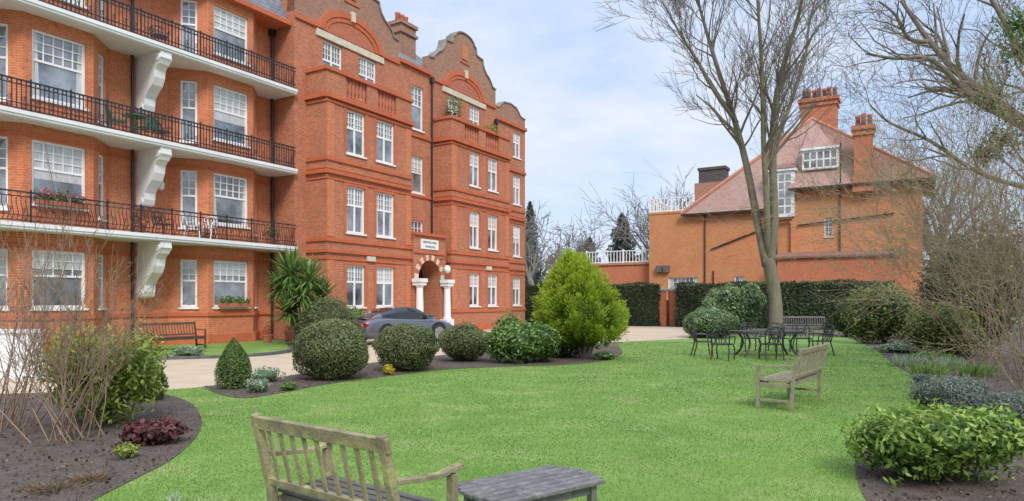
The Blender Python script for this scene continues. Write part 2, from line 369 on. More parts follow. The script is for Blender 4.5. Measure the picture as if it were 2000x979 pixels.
class Cfg:
    def __init__(s, **k): s.wob = .14; s.trop = .05; s.kids = (2, 4); s.tl = 2; s.maxlev = 4; s.ang = (.4, .95); s.lr = (.5, .78); s.rr = .6; s.rmin = .004; s.tmin = .25; s.__dict__.update(k)
def rot_dir(d, a):
    ax = d.cross(Vector((RN.gauss(0, 1), RN.gauss(0, 1), RN.gauss(0, 1))))
    if ax.length < 1e-4: ax = d.orthogonal()
    return Matrix.Rotation(a, 3, ax.normalized()) @ d
def spawn(T, W, pts, rad, L, lev, c, tips, k=None):
    m = len(pts) - 1
    for j in range(k if k is not None else RN.randint(*c.kids)):
        t = RN.uniform(c.tmin, 1.0) * m; i = min(int(t), m - 1); f = t - i
        q = pts[i].lerp(pts[i + 1], f); d = (pts[i + 1] - pts[i]).normalized(); r = rad[i] * (1 - f) + rad[i + 1] * f
        grow(T, W, q, rot_dir(d, RN.uniform(*c.ang)), L * RN.uniform(*c.lr), max(r * c.rr * RN.uniform(.7, 1.1), c.rmin), lev, c, tips)
def grow(T, W, p, d, L, r, lev, c, tips):
    n = 4 if lev < 3 else 3; pts = [p]
    for i in range(n):
        d = (d + Vector((RN.gauss(0, 1), RN.gauss(0, 1), RN.gauss(0, 1))) * c.wob + Vector((0, 0, c.trop))).normalized()
        p = p + d * (L / n); pts.append(p)
    rad = [max(r * (1 - .65 * i / n), c.rmin * .7) for i in range(n + 1)]
    (T if lev < c.tl else W).tube(pts, rad, 7 if r > .06 else (5 if r > .02 else 3), False)
    if lev < c.maxlev: spawn(T, W, pts, rad, L, lev + 1, c, tips)
    else: tips.append(pts[-1])
def limb(T, W, pts, r0, r1, c, k, L, tips, lev=1, n=9):
    pts = cr(pts, 3); m = len(pts) - 1
    rad = [r0 + (r1 - r0) * i / m for i in range(m + 1)]; T.tube(pts, rad, n); spawn(T, W, pts, rad, L, lev, c, tips, k)
def bare_tree(name, label, loc, h, r, cfg, m1, m2, k=9, group=None, fork=.35, spread=.25):
    root = thing(name, label, 'tree', loc, RN.uniform(0, 6), group); T = MB(); W = MB(); tips = []
    pts = [Vector((0, 0, -.1)), Vector((RN.gauss(0, .02) * h, RN.gauss(0, .02) * h, h * fork * .5)), Vector((0, 0, h * fork))]
    T.tube(cr(pts, 3), [r * (1.15 - .4 * i / 6) for i in range(7)], 9)
    for j in range(k):
        a = j * 2.4 + RN.uniform(0, .6); s = RN.uniform(.4, 1.2) * spread * 2
        d = Vector((math.cos(a) * s, math.sin(a) * s, 1)).normalized()
        grow(T, W, Vector((0, 0, h * fork * RN.uniform(.75, 1))), d, h * RN.uniform(.3, .42), r * .5, 1, cfg, tips)
    T.build('trunk', m1, root, True); W.build('crown', m2, root, True); return root, tips

# ---------------------------------------------------------------- apartment building
TH = math.atan2(1333, 790); CD, SD = math.cos(TH), math.sin(TH)
OB = Vector((-.2716 * 29, 29, 0))
def BW(x, y, z=0): return Vector((OB.x + CD * x - SD * y, OB.y + SD * x + CD * y, z))
apt = thing('apartment_building', 'long orange brick mansion block with curved gables, white sash windows and iron balconies', 'building', OB, TH)
def frame_fn(p0, p1):
    dx, dy = p1[0] - p0[0], p1[1] - p0[1]; L = math.hypot(dx, dy); dx /= L; dy /= L
    return L, (lambda u, z, d: (p0[0] + dx * u - dy * d, p0[1] + dy * u + dx * d, z))
def hx(mb, f, u0, u1, z0, z1, d0, d1):
    mb.hexa([f(u0, z0, d0), f(u1, z0, d0), f(u1, z0, d1), f(u0, z0, d1), f(u0, z1, d0), f(u1, z1, d0), f(u1, z1, d1), f(u0, z1, d1)])
def window(root, f, u0, u1, z0, z1, style, sill=True):
    mb = MB(); d0, d1 = .07, .15; b = .075; h = z1 - z0; wd = u1 - u0
    hx(mb, f, u0, u0 + b, z0, z1, d0, d1); hx(mb, f, u1 - b, u1, z0, z1, d0, d1)
    hx(mb, f, u0 + b, u1 - b, z1 - b, z1, d0, d1); hx(mb, f, u0 + b, u1 - b, z0, z0 + b * 1.2, d0, d1)
    a0, a1 = u0 + b, u1 - b; t = .016
    def vb(u, za, zb, q=t): hx(mb, f, u - q, u + q, za, zb, d0 + .015, d1)
    def hb(z, ua, ub, q=t): hx(mb, f, ua, ub, z - q, z + q, d0 + .018, d1)
    if style == 'sash':
        zm = z0 + h * .56; hb(zm, a0, a1, .035); nc = max(2, round(wd / .3))
        for i in range(1, nc): vb(a0 + (a1 - a0) * i / nc, zm + .03, z1 - b)
        for j in range(1, 3): hb(zm + (z1 - b - zm) * j / 3, a0, a1)
    elif style == 'cross':
        um = (u0 + u1) / 2; zm = z0 + h * .6; vb(um, z0 + b, z1 - b, .045); hb(zm, a0, a1, .045)
        for s0, s1 in ((a0, um - .045), (um + .045, a1)):
            for i in range(1, 3): vb(s0 + (s1 - s0) * i / 3, zm + .04, z1 - b, .012)
            for j in range(1, 3): hb(zm + (z1 - b - zm) * j / 3, s0, s1, .012)
    else:
        nc = max(2, round(wd / .35)); nr = max(2, round(h / .4))
        for i in range(1, nc): vb(a0 + (a1 - a0) * i / nc, z0 + b, z1 - b)
        for j in range(1, nr): hb(z0 + h * j / nr, a0, a1)
    if sill: hx(mb, f, u0 - .06, u1 + .06, z0 - .07, z0 - .002, -.07, .1)
    o = mb.build('window', M['white'], root)
    pm = MB(); pm.add([f(u0 + .02, z0 + .02, .125), f(u1 - .02, z0 + .02, .125), f(u1 - .02, z1 - .02, .125), f(u0 + .02, z1 - .02, .125)], [(0, 1, 2, 3)]); pm.build('pane', M['pane'], o)
    k = RN.random()
    if wd > .7 and k < .75:
        a = wd * RN.uniform(.14, .26); lo = z0 + .03
        if k < .4:
            for s0, s1, e0, e1 in ((u0 + .03, u0 + a, 0, -.1), (u1 - a, u1 - .03, .1, 0)):
                cm = MB(); cm.add([f(s0, lo, .119), f(s1, lo, .119), f(s1 + e1, z1 - .03, .119), f(s0 + e0, z1 - .03, .119)], [(0, 1, 2, 3)]); cm.build('curtain', M['curtain'], o)
        else:
            cm = MB(); zb = z1 - h * RN.uniform(.2, .7); cm.add([f(u0 + .03, zb, .119), f(u1 - .03, zb, .119), f(u1 - .03, z1 - .03, .119), f(u0 + .03, z1 - .03, .119)], [(0, 1, 2, 3)]); cm.build('blind', M['curtain'], o)
    return o
def facade(mb, root, p0, p1, z0, z1, wins=(), rev=.15, mkwin=True):
    L, f = frame_fn(p0, p1)
    us = sorted({0, L} | {x for q in wins for x in q[:2]}); zs = sorted({z0, z1} | {x for q in wins for x in q[2:4]})
    for i in range(len(us) - 1):
        for j in range(len(zs) - 1):
            uc, zc = (us[i] + us[i + 1]) / 2, (zs[j] + zs[j + 1]) / 2
            if any(q[0] < uc < q[1] and q[2] < zc < q[3] for q in wins): continue
            mb.add([f(us[i], zs[j], 0), f(us[i + 1], zs[j], 0), f(us[i + 1], zs[j + 1], 0), f(us[i], zs[j + 1], 0)], [(0, 1, 2, 3)])
    for q in wins:
        a, b, c, d = q[:4]
        for e in (((a, c), (a, d)), ((a, d), (b, d)), ((b, d), (b, c)), ((b, c), (a, c))):
            mb.add([f(*e[0], 0), f(*e[1], 0), f(*e[1], rev), f(*e[0], rev)], [(0, 1, 2, 3)])
        if mkwin: window(root, f, a, b, c, d, q[4])
def band(root, segs, z0, z1, proud):
    mb = MB()
    for i, (p0, p1) in enumerate(segs):
        L, f = frame_fn(p0, p1); e = proud * .4 - .001 * i
        hx(mb, f, -e, L + e, z0 + .002 * i, z1 + .002 * i, -proud - .002 * i, .03)
    mb.build('string_course', M['rubbed'], root)
wing = [((-15, 2.5), (-11.8, 2.5)), ((-11.8, 2.5), (-10.75, 1.6)), ((-10.75, 1.6), (-8.7, 1.6)), ((-8.7, 1.6), (-7.7, 2.5)), ((-7.7, 2.5), (-5.55, 2.5)), ((-5.55, 2.5), (-4.5, 1.6)), ((-4.5, 1.6), (-2.45, 1.6)), ((-2.45, 1.6), (-1.5, 2.5)), ((-1.5, 2.5), (-.7, 2.5))]
LV = [(1.4, 3.2), (4.6, 6.57), (7.85, 9.95), (11.15, 13.0)]
mb = MB()
for i, (p0, p1) in enumerate(wing):
    wins = []
    for (a, b) in LV:
        if i in (2, 6): wins.append((.24, 1.81, a, b, 'sash'))
        elif i in (1, 3, 5, 7): wins.append((.42, 1.0, a - .2 if a > 2 else a, b, 'sash'))
    facade(mb, apt, p0, p1, 0, 13.35, wins)
facade(mb, apt, (-15, 13), (-15, 2.5), 0, 13.35)
mb.build('wing_wall', M['brick'], apt, uv=True)
band(apt, wing, .0, .35, .07); band(apt, wing, 1.05, 1.18, .05)
for z in (3.25, 6.63): band(apt, wing, z, z + .12, .03)
mb = MB(); mb.box(-15.1, -.75, 1.3, 2.7, 13.35, 13.55); mb.build('eaves_gutter', M['rubbed'], apt)
# roofs
mb = MB()
mb.add([(-15, 1.5, 13.56), (-.72, 1.5, 13.56), (-.72, 3.0, 16.8), (-15, 3.0, 16.8)], [(0, 1, 2, 3)])
mb.add([(-15, 3.0, 16.8), (-.72, 3.0, 16.8), (-.72, 13, 16.8), (-15, 13, 16.8)], [(0, 1, 2, 3)])
mb.add([(-.72, 1.64, 13.9), (15.3, 1.64, 13.9), (11.0, 4.0, 16.3), (-.72, 4.0, 16.3)], [(0, 1, 2, 3)])
mb.add([(-.72, 4.0, 16.3), (11.0, 4.0, 16.3), (11.0, 10, 16.3), (-.72, 10, 16.3)], [(0, 1, 2, 3)])
mb.add([(15.3, 1.64, 13.9), (15.3, 13, 13.9), (11.0, 10, 16.3), (11.0, 4.0, 16.3)], [(0, 1, 2, 3)])
mb.add([(-.72, 1.5, 13.56), (-.72, 13, 13.56), (-.72, 13, 16.8), (-.72, 3, 16.8)], [(0, 1, 2, 3)])
mb.add([(15.3, 1.7, 13.5), (19.9, 1.7, 13.5), (19.9, 13, 13.5), (15.3, 13, 13.5)], [(0, 1, 2, 3)])
mb.build('slate_roof', M['slate'], apt, uv=True)
# main wall with gable floors and stair windows
mb = MB(); wm = []
for x0, x1 in ((.9, 2.1), (3.2, 4.4), (10.3, 11.4), (12.5, 13.6)): wm.append((x0 + .7, x1 + .7, 11.2, 13.3, 'cross'))
for z0, z1, s in ((10.7, 13.0, 'sash'), (7.35, 9.3, 'sash'), (5.1, 5.9, 'grid')): wm.append((7.8, 8.8, z0, z1, s))
facade(mb, apt, (-.7, 2.5), (-.7, 1.17), 0, 14.9)
facade(mb, apt, (-.7, 1.17), (15.4, 1.17), 0, 14.0, wm)
facade(mb, apt, (15.4, 1.17), (15.4, 1.9), 0, 14.9)
mb.build('main_wall', M['brick2'], apt, uv=True)
def gable(cx):
    hp = [(3.4, 14.0), (3.4, 14.9), (2.98, 14.95), (2.86, 15.15), (2.62, 15.38), (2.3, 15.55), (2.05, 15.8), (1.92, 16.05), (1.88, 16.3), (1.5, 16.33), (1.22, 16.38), (1.14, 16.78), (1.0, 16.83), (.86, 17.02), (.6, 17.17), (.3, 17.24), (0, 17.26)]
    poly = [(cx + a, z) for a, z in hp] + [(cx - a, z) for a, z in hp[-2::-1]]
    m = MB(); m.prism(poly, lambda a, b, t: (a, 1.17 + .45 * t, b)); g = m.build('gable', M['brick3'], apt, uv=True)
    m = MB()
    for (a, b), (c, d) in zip(poly[1:-1], poly[2:-1]): m.beam((a, 1.38, b + .025), (c, 1.38, d + .025), .56, .075, (0, 0, 1) if abs(c - a) > .05 else (1, 0, 0))
    m.build('coping', M['coping'], g)
    def ring(m, ra, rb, th, y0, y1, n=18, z0=13.72):
        for k in range(n):
            q = []
            for t in (math.pi * k / n, math.pi * (k + 1) / n):
                for e in (0, th): q.append((cx + (ra + e) * math.cos(t), z0 + (rb + e) * math.sin(t)))
            (a, b, c, d) = q
            m.hexa([(a[0], y0, a[1]), (c[0], y0, c[1]), (d[0], y0, d[1]), (b[0], y0, b[1]), (a[0], y1, a[1]), (c[0], y1, c[1]), (d[0], y1, d[1]), (b[0], y1, b[1])])
    m = MB(); ring(m, 1.8, 1.0, .28, 1.06, 1.2); ring(m, 1.55, .8, .252, 1.1, 1.2); m.box(cx - 3.4, cx - 1.75, 1.08, 1.2, 13.7, 13.85); m.box(cx + 1.75, cx + 3.4, 1.08, 1.2, 13.7, 13.85)
    m.build('arch_band', M['rubbed'], g)
    m = MB()
    pts = [(cx + 1.56 * math.cos(math.pi * k / 16), 13.72 + .82 * math.sin(math.pi * k / 16)) for k in range(17)]
    m.prism(pts, lambda a, b, t: (a, 1.14 + .05 * t, b)); m.build('tympanum', M['terra'], g)
    MB().box(cx - 2.2, cx + 2.2, 1.1, 1.2, 13.36, 13.66).build('stone_lintel', M['stone'], g); MB().box(cx - .12, cx + .12, 1.0, 1.2, 14.65, 15.1).build('keystone', M['stone'], g)
    MB().box(cx - .5, cx + .5, 1.12, 1.18, 15.5, 15.62).build('brick_panel', M['rubbed'], g); MB().box(cx - .28, cx + .28, 1.12, 1.18, 15.75, 16.6).build('brick_panel', M['brick'], g, uv=True)
gable(2.7); gable(12.0)
BANDS = [(0, .35, .08), (1.03, 1.17, .06), (3.42, 3.52, .04), (3.72, 3.86, .1), (4.2, 4.36, .07), (6.86, 6.94, .04), (7.1, 7.26, .12), (7.3, 7.36, .06), (7.66, 7.82, .07), (10.15, 10.25, .06), (10.32, 10.5, .16)]
def bay(x0, x1, w4):
    mb = MB(); segs = [((x0, 1.17), (x0, 0)), ((x0, 0), (x1, 0)), ((x1, 0), (x1, 1.17))]
    wins = [(w4[i] - x0, w4[i + 1] - x0, a, b, 'cross') for i in (0, 2) for a, b in ((1.37, 3.24), (4.66, 6.73), (8.15, 10.1))]
    facade(mb, apt, *segs[0], 0, 10.5); facade(mb, apt, *segs[1], 0, 10.5, wins); facade(mb, apt, *segs[2], 0, 10.5)
    mb.add([(x0, 0, 10.5), (x1, 0, 10.5), (x1, 1.17, 10.5), (x0, 1.17, 10.5)], [(0, 1, 2, 3)])
    b = mb.build('bay_wall', M['brick2'], apt, uv=True)
    for z0, z1, pr in BANDS: band(b, segs, z0, z1, pr)
    for a, c, z0, z1, _ in wins:
        m = MB(); m.box(x0 + a - .16, x0 + a - .005, -.024, .02, z0 - .07, z1); m.box(x0 + c + .005, x0 + c + .16, -.024, .02, z0 - .07, z1); m.box(x0 + a - .16, x0 + c + .16, -.024, .02, z1, z1 + .13); m.build('window_surround', M['rubbed'], b)
    for xa, xb in ((x0 + .03, x0 + .42), (x1 - .42, x1 - .03)):
        for z0, z1 in ((4.4, 6.84), (7.84, 10.13), (1.2, 3.4)): MB().box(xa, xb, -.03, .02, z0, z1).build('brick_pilaster', M['brick'], b, uv=True)
    W = x1 - x0
    for xa, xb, ya, yb in ((x0 - .02, x0 + .2 * W, -.02, .26), (x0 + .44 * W, x0 + .56 * W, -.02, .26), (x0 + .8 * W, x1 + .02, -.02, .26), (x0 - .02, x0 + .24, .261, 1.15), (x1 - .24, x1 + .02, .261, 1.15)):
        MB().box(xa, xb, ya, yb, 10.5, 11.5).build('parapet', M['brick2'], apt, uv=True)
    for q in ((x0 - .1, x1 + .1, -.1, .32, 11.5, 11.66), (x0 - .1, x0 + .3, .322, 1.16, 11.5, 11.655), (x1 - .3, x1 + .1, .322, 1.16, 11.5, 11.655)): MB().box(*q).build('parapet_coping', M['rubbed'], apt)
    pf = [(.09, 10.62), (.09, 10.7), (.05, 10.76), (.1, 10.95), (.1, 11.05), (.05, 11.3), (.08, 11.42), (.08, 11.5)]
    for a, c in ((.2, .44), (.56, .8)):
        bl = MB().box(x0 + a * W, x0 + c * W, 0, .22, 10.5, 10.62).build('balustrade', M['rubbed'], apt)
        for i in range(6): MB().lathe(pf, (x0 + W * (a + (c - a) * (i + .5) / 6), .12, 0), 8).build('baluster', M['terra'], bl, True)
bay(0, 5.64, (1.18, 2.35, 3.1, 4.37)); bay(9.05, 15.1, (10.77, 11.8, 12.68, 13.76))
MB().box(6.1, 8.6, 1.0, 1.3, 13.86, 14.05).build('cornice', M['rubbed'], apt)
for z in (7.15, 10.3): MB().box(5.7, 9.0, 1.09, 1.2, z, z + .14).build('cornice', M['rubbed'], apt)
# end section
mb = MB(); facade(mb, apt, (15.4, 1.6), (19.9, 1.6), 0, 13.6, [(2.9, 3.9, a, b, 'cross') for a, b in ((1.37, 3.24), (4.66, 6.73), (8.15, 10.1), (11.3, 13.0))]); facade(mb, apt, (19.9, 1.6), (19.9, 13), 0, 13.6); facade(mb, apt, (20, 13), (-15, 13), 0, 14)
mb.build('end_wall', M['brick2'], apt, uv=True)
sg = [((15.4, 1.6), (19.9, 1.6)), ((19.9, 1.6), (19.9, 6))]
for z0, z1, pr in BANDS[:-2] + [(10.3, 10.45, .1), (13.3, 13.5, .14)]: band(apt, sg, z0, z1, pr)
mb = MB(); gp = [(-2.0, 13.6), (2.0, 13.6), (2.0, 14.1), (1.4, 14.15), (1.1, 14.4), (.8, 14.62), (0, 14.72), (-.8, 14.62), (-1.1, 14.4), (-1.4, 14.15), (-2.0, 14.1)]
mb.prism([(17.9 + a, z) for a, z in gp], lambda a, b, t: (a, 1.6 + .4 * t, b)); g = mb.build('gable', M['brick3'], apt, uv=True)
mb = MB()
for (a, b), (c, d) in zip(gp[2:-1], gp[3:]): mb.beam((17.9 + a, 1.8, b + .03), (17.9 + c, 1.8, d + .03), .5, .08)
mb.build('coping', M['coping'], g)
# chimney stack
mb = MB(); mb.box(8.7, 10.0, 3.2, 4.2, 14, 17.2); mb.box(8.6, 10.1, 3.1, 4.3, 16.7, 16.85); mb.box(8.6, 10.1, 3.1, 4.3, 17.2, 17.4)
ch = mb.build('chimney', M['brick3'], apt, uv=True)
for i in range(3):
    mb = MB(); mb.lathe([(.16, 17.4), (.13, 17.8), (.16, 17.85), (.16, 17.95)], (9.0 + .35 * i, 3.7, 0), 10); mb.build('chimney_pot', M['terra'], ch, True)
# balconies
FL = [3.92, 7.2, 10.56]; YE = 1.0
for fi, FZ in enumerate(FL):
    mb = MB(); mb.box(-15, -.73, YE, 2.56, FZ - .2, FZ); mb.box(-15, -.73, YE - .07, YE - .002, FZ - .1, FZ + .015); mb.box(-15, -.73, YE - .035, YE - .003, FZ - .17, FZ - .101)
    bal = mb.build('balcony', M['soffit'], apt)
    mb = MB(); y = YE + .05; z0 = FZ + .03; zt = FZ + .92; t = .012
    for z, q in ((zt, .022), (zt - .14, .013), (z0 + .05, .015), (z0 + .2, .011)): mb.box(-15, -.75, y - .02, y + .02, z - q, z + q)
    x = -11.9; i = 0
    while x < -.8:
        if i % 9 == 0: mb.box(x - .02, x + .02, y - .02, y + .02, FZ, zt + .08)
        elif fi == 0:
            w_ = .03; mb.tube([(x + w_ * math.sin(k * 1.05), y - .05 * math.sin(k * math.pi / 6), z0 + .05 + (zt - .14 - z0 - .05) * k / 6) for k in range(7)], t, 4, False)
        else: mb.box(x - t, x + t, y - t, y + t, z0 + .05, zt)
        if i % 2 == 0: mb.tube([(x + .062 + .05 * math.cos(k * .785), y, zt - .07 + .05 * math.sin(k * .785)) for k in range(9)], .009, 4, False)
        if i % 3 == 1:
            zz = z0 + .34; mb.tube([(x + .062 + .055 * (1 - k * .07) * math.cos(k * .785), y - .01, zz + .085 * math.sin(k * .785)) for k in range(10)], .010, 4, False)
            mb.tube([(x + .062 + .05 * math.cos(k * .785), y, z0 + .125 + .06 * math.sin(k * .785)) for k in range(9)], .009, 4, False)
        x += .124; i += 1
    mb.build('railing', M['iron'], bal)
    for bx_ in (-6.55, -12.9):
        pr = [(1.03, -.2), (1.03, -.42), (1.1, -.5), (1.16, -.62), (1.27, -.66), (1.38, -.8), (1.42, -1.05), (1.55, -1.3), (1.8, -1.5), (1.98, -1.72), (2.0, -1.95), (2.08, -2.12), (2.22, -2.18), (2.36, -2.12), (2.5, -2.2), (2.5, -.2)]
        mb = MB(); mb.prism([(a, FZ + b - .002) for a, b in pr], lambda a, b, q: (bx_ - .2 + .4 * q, a, b))
        for yy, zz, rr in ((1.2, -.4, .14), (2.2, -2.02, .13)): mb.tube([(bx_ - .24, yy, FZ + zz), (bx_ + .24, yy, FZ + zz)], rr, 14)
        mb.build('bracket', M['white'], apt)
# pipes
for x, y, z0, z1 in ((-.85, 2.38, 0, 13.4), (-6.95, 2.38, 0, 13.3), (8.75, 1.08, 4.9, 13.8), (15.25, 1.0, 0, 13.0)):
    mb = MB(); mb.tube([(x, y, z0), (x, y, z1)], .055, 8); mb.box(x - .12, x + .12, y - .1, y + .1, z1 - .3, z1)
    for k in range(1, 7): mb.tube([(x, y, z0 + (z1 - z0) * k / 7), (x, y, z0 + (z1 - z0) * k / 7 + .08)], .07, 8)
    mb.build('drainpipe', M['lead'], apt)
mb = MB(); mb.box(-5.98, -5.9, 2.3, 2.5, 6.0, 6.06); mb.lathe([(.03, 5.7), (.1, 5.75), (.12, 5.95), (.05, 6.05)], (-5.94, 2.3, 0), 10); mb.build('wall_lamp', M['white'], apt)
# porch
mb = MB(); y0, y1 = -.15, 1.16; cx = 6.92; ra = .95; zs = 2.78
xl, xr = 5.67, 8.3; zt = 4.95
def pq(a, b, c, d): mb.add([a, b, c, d], [(0, 1, 2, 3)])
for (a, b) in ((xl, cx - ra), (cx + ra, xr)): mb.box(a, b, y0, y1, 0, zs)
NA = 14
for k in range(NA):
    t0, t1 = math.pi - math.pi * k / NA, math.pi - math.pi * (k + 1) / NA
    a, b = (cx + ra * math.cos(t0), zs + ra * math.sin(t0)), (cx + ra * math.cos(t1), zs + ra * math.sin(t1))
    pq((a[0], y0, a[1]), (b[0], y0, b[1]), (b[0], y0, zt), (a[0], y0, zt)); pq((a[0], y0, a[1]), (a[0], y1, a[1]), (b[0], y1, b[1]), (b[0], y0, b[1]))
mb.box(xl, cx - ra, y0, y1, zs + .001, zt); mb.box(cx + ra, xr, y0, y1, zs + .001, zt); mb.box(xl, xr, y0 + .01, y1, zt - .3, zt - .002)
porch = mb.build('porch', M['brick2'], apt, uv=True)
MB().box(xl - .02, xr + .08, y0 - .12, y1, zt, zt + .14).build('porch_cornice', M['rubbed'], porch); MB().box(xl - .01, xr + .03, y0 - .06, y0 + .02, 4.04, 4.12).build('porch_cornice', M['rubbed'], porch)
mb = MB(); NV = 15
for k in range(NV):
    mb.cur = k % 2; q = []
    for t in (math.pi * (k + .0) / NV, math.pi * (k + 1.0) / NV):
        for r in (ra + .002, ra + .28): q.append((cx + r * math.cos(t), zs + r * math.sin(t)))
    a, b, c, d = q
    mb.hexa([(v[0], yy, v[1]) for yy in (y0 - .05, y0 + .02) for v in (a, c, d, b)])
mb.build('arch', [M['stone'], M['rubbed']], porch)
for x in (cx - ra - .2, cx + ra + .2):
    mb = MB(); mb.box(x - .26, x + .26, y0 - .54, y0 - .02, 0, .7); mb.lathe([(.23, .7), (.23, .78), (.195, .82), (.19, 1.4), (.165, 2.3), (.2, 2.34), (.2, 2.42)], (x, y0 - .28, 0), 18); mb.box(x - .24, x + .24, y0 - .52, y0 - .02, 2.42, 2.58); mb.box(x - .29, x + .29, y0 - .57, y0 - .02, 2.58, 2.76)
    mb.build('column', M['white'], porch)
mb = MB(); mb.box(cx - ra, cx + ra, 1.0, 1.1, 0, 3.9); mb.build('porch_shade_panel', M['dark'], porch)  # black slab closing the arch, imitates the shade within
mb = MB(); mb.box(cx - .55, cx + .55, .93, .995, 0, 2.3); mb.build('door', M['door'], porch)
mb = MB(); mb.box(cx - .72, cx + .72, y0 - .04, y0 + .02, 4.28, 4.78); plq = mb.build('name_plaque', M['white'], porch)
for txt, zz, sz in (('BEDFORD PARK', 4.58, .155), ('MANSIONS', 4.36, .155)):
    cu = bpy.data.curves.new('t', 'FONT'); cu.body = txt; cu.size = sz; cu.align_x = 'CENTER'; cu.extrude = .004
    to = bpy.data.objects.new('t', cu); C.objects.link(to); bpy.context.view_layer.update()
    me = bpy.data.meshes.new_from_object(to.evaluated_get(bpy.context.evaluated_depsgraph_get())); bpy.data.objects.remove(to)
    lo = bpy.data.objects.new('lettering', me); me.materials.clear(); me.materials.append(M['ink']); C.objects.link(lo); lo.parent = plq
    lo.rotation_euler = (math.pi / 2, 0, 0); lo.location = (cx, y0 - .046, zz)
mb = MB(); mb.lathe([(.02, 3.09), (.11, 3.12), (.165, 3.2), (.185, 3.3), (.165, 3.4), (.11, 3.48), (.03, 3.51)], (cx + 1.0, y0 - .4, 0), 16); gl = mb.build('globe_lamp', M['globe'], porch, True)
mb = MB(); mb.tube([(cx + 1.0, y0 - .4, 3.51), (cx + 1.0, y0 - .4, 3.75), (cx + .95, y0 - .2, 3.85), (cx + .9, y0, 3.8)], .02, 6); mb.build('lamp_arm', M['iron'], gl)
for x in (2.2, 12.2): MB().box(x + .2, x + .75, -.11, -.04, 3.46, 3.68).build('wall_sign', M['stone'], apt)

# ---------------------------------------------------------------- brick house on the right
HA = math.atan2(-.51, .86); HO = Vector((12.06, 60, 0))
house = thing('brick_house', 'large orange brick house with pink tiled gable roof and tall chimneys beyond the hedge', 'house', HO, HA)
mb = MB()
facade(mb, house, (0, 10), (0, 0), 0, 9.4); facade(mb, house, (0, 0), (11.7, 0), 0, 9.25, [(1.7, 4.3, 1.9, 3.7, 'grid'), (7.3, 8.1, 2.2, 3.7, 'grid')])
facade(mb, house, (20.6, -.3), (20.6, 11), 0, 10.4); mb.add([(0, 0, 9.4), (3.6, 0, 9.4), (3.6, 10, 9.4), (0, 10, 9.4)], [(0, 1, 2, 3)]); mb.box(0, 3.6, -.05, 0.2, 9.25, 9.42)
facade(mb, house, (11.7, 0), (11.7, -.3), 0, 10.4); facade(mb, house, (11.7, -.3), (20.6, -.3), 0, 10.4, [(2.4, 3.0, 6.6, 8.1, 'grid')])
mb.build('wall', M['hbrick'], house, uv=True)
A = (12.7, 4, 16.9); A2 = (12.7, 11.5, 16.9)
mb = MB(); mb.add([(3.0, -.5, 9.05), (11.9, -.5, 9.05), A, (7.2, 1.0, 12.3)], [(0, 1, 2, 3)])
mb.add([(3.0, -.5, 9.05), (7.2, 1.0, 12.3), A, A2, (3.0, 11.5, 9.05)], [(4, 3, 2, 1, 0)])
mb.build('roof', M['tile'], house, uv=True)
mb = MB(); mb.cur = 0; mb.add([(11.6, -1, 10.45), (17.0, -1, 10.45), A], [(0, 1, 2)]); mb.cur = 1; mb.add([(17.0, -1, 10.45), (21.4, -1, 10.45), A], [(0, 1, 2)]); mb.add([(21.4, -1, 10.45), (21.4, 11.5, 10.45), A2, A], [(0, 1, 2, 3)])
mb.build('side_roof', [M['tile'], M['tile2']], house, uv=True)
mb = MB(); mb.add([(11.6, -1, 10.44), (21.4, -1, 10.44), (21.4, 1, 10.44), (11.6, 1, 10.44)], [(3, 2, 1, 0)]); mb.beam((11.6, -1.05, 10.36), (21.4, -1.05, 10.36), .12, .16); mb.build('gutter', M['lead'], house)
mb = MB(); mb.beam((3, -.55, 8.98), (10.2, -.55, 8.98), .12, .14); mb.build('gutter', M['lead'], house)
mb = MB(); mb.tube([(3.0, -.5, 9.1), (7.2, 1.0, 12.35), A], .16, 6); mb.tube([A, (21.4, -1, 10.5)], .13, 6); mb.tube([A, A2], .13, 6); mb.build('ridge_tile', M['ridge'], house)
def hwin(x0, x1, y, z0, z1, name='window', d=1.4, g=.06, e=.1):
    m = MB(); m.box(x0, x1, y, y + d, z0, z1); m.box(x0 - .15, x1 + .15, y - .15, y + d, z1, z1 + .18); q = m.build(name, M['white'], house)
    nc = max(2, round((x1 - x0) / .55)); nr = max(2, round((z1 - z0) / .75)); m = MB(); sx = (x1 - x0 - 2 * e) / nc; sz = (z1 - z0 - 2 * e) / nr
    for i in range(nc):
        for j in range(nr):
            xa, xb, za, zb = x0 + e + sx * i + g, x0 + e + sx * (i + 1) - g, z0 + e + sz * j + g, z0 + e + sz * (j + 1) - g
            m.add([(xa, y - .006, za), (xb, y - .006, za), (xb, y - .006, zb), (xa, y - .006, zb)], [(0, 1, 2, 3)])
    m.build('pane', M['pane'], q); return q
hwin(10.1, 12.0, -.65, 8.3, 11.9, 'stair_window', e=.2); hwin(12.5, 15.1, -.2, 11.9, 13.4, 'dormer', 2.6)
mb = MB(); mb.add([(10.0, -.85, 12.1), (12.1, -.85, 12.1), (12.1, 2.6, 13.2), (10.0, 2.6, 13.2)], [(0, 1, 2, 3)]); mb.build('stair_window_roof', M['tile2'], house, uv=True)
def chim(x0, x1, y0, y1, z0, z1, np_, name):
    m = MB(); m.box(x0, x1, y0, y1, z0, z1); m.box(x0 - .12, x1 + .12, y0 - .12, y1 + .12, z1 - .7, z1 - .5); m.box(x0 - .2, x1 + .2, y0 - .2, y1 + .2, z1 - .3, z1); m.box(x0 - .1, x1 + .1, y0 - .1, y1 + .1, z0, z0 + 1.2)
    c = m.build(name, M['hbrick2'], house, uv=True)
    for i in range(np_):
        m = MB(); m.lathe([(.2, z1), (.16, z1 + .7), (.2, z1 + .75), (.2, z1 + .95)], (x0 + (x1 - x0) * (i + .5) / np_, (y0 + y1) / 2 + .2 * (-1) ** i, 0), 9); m.build('chimney_pot', M['terra'], c, True)
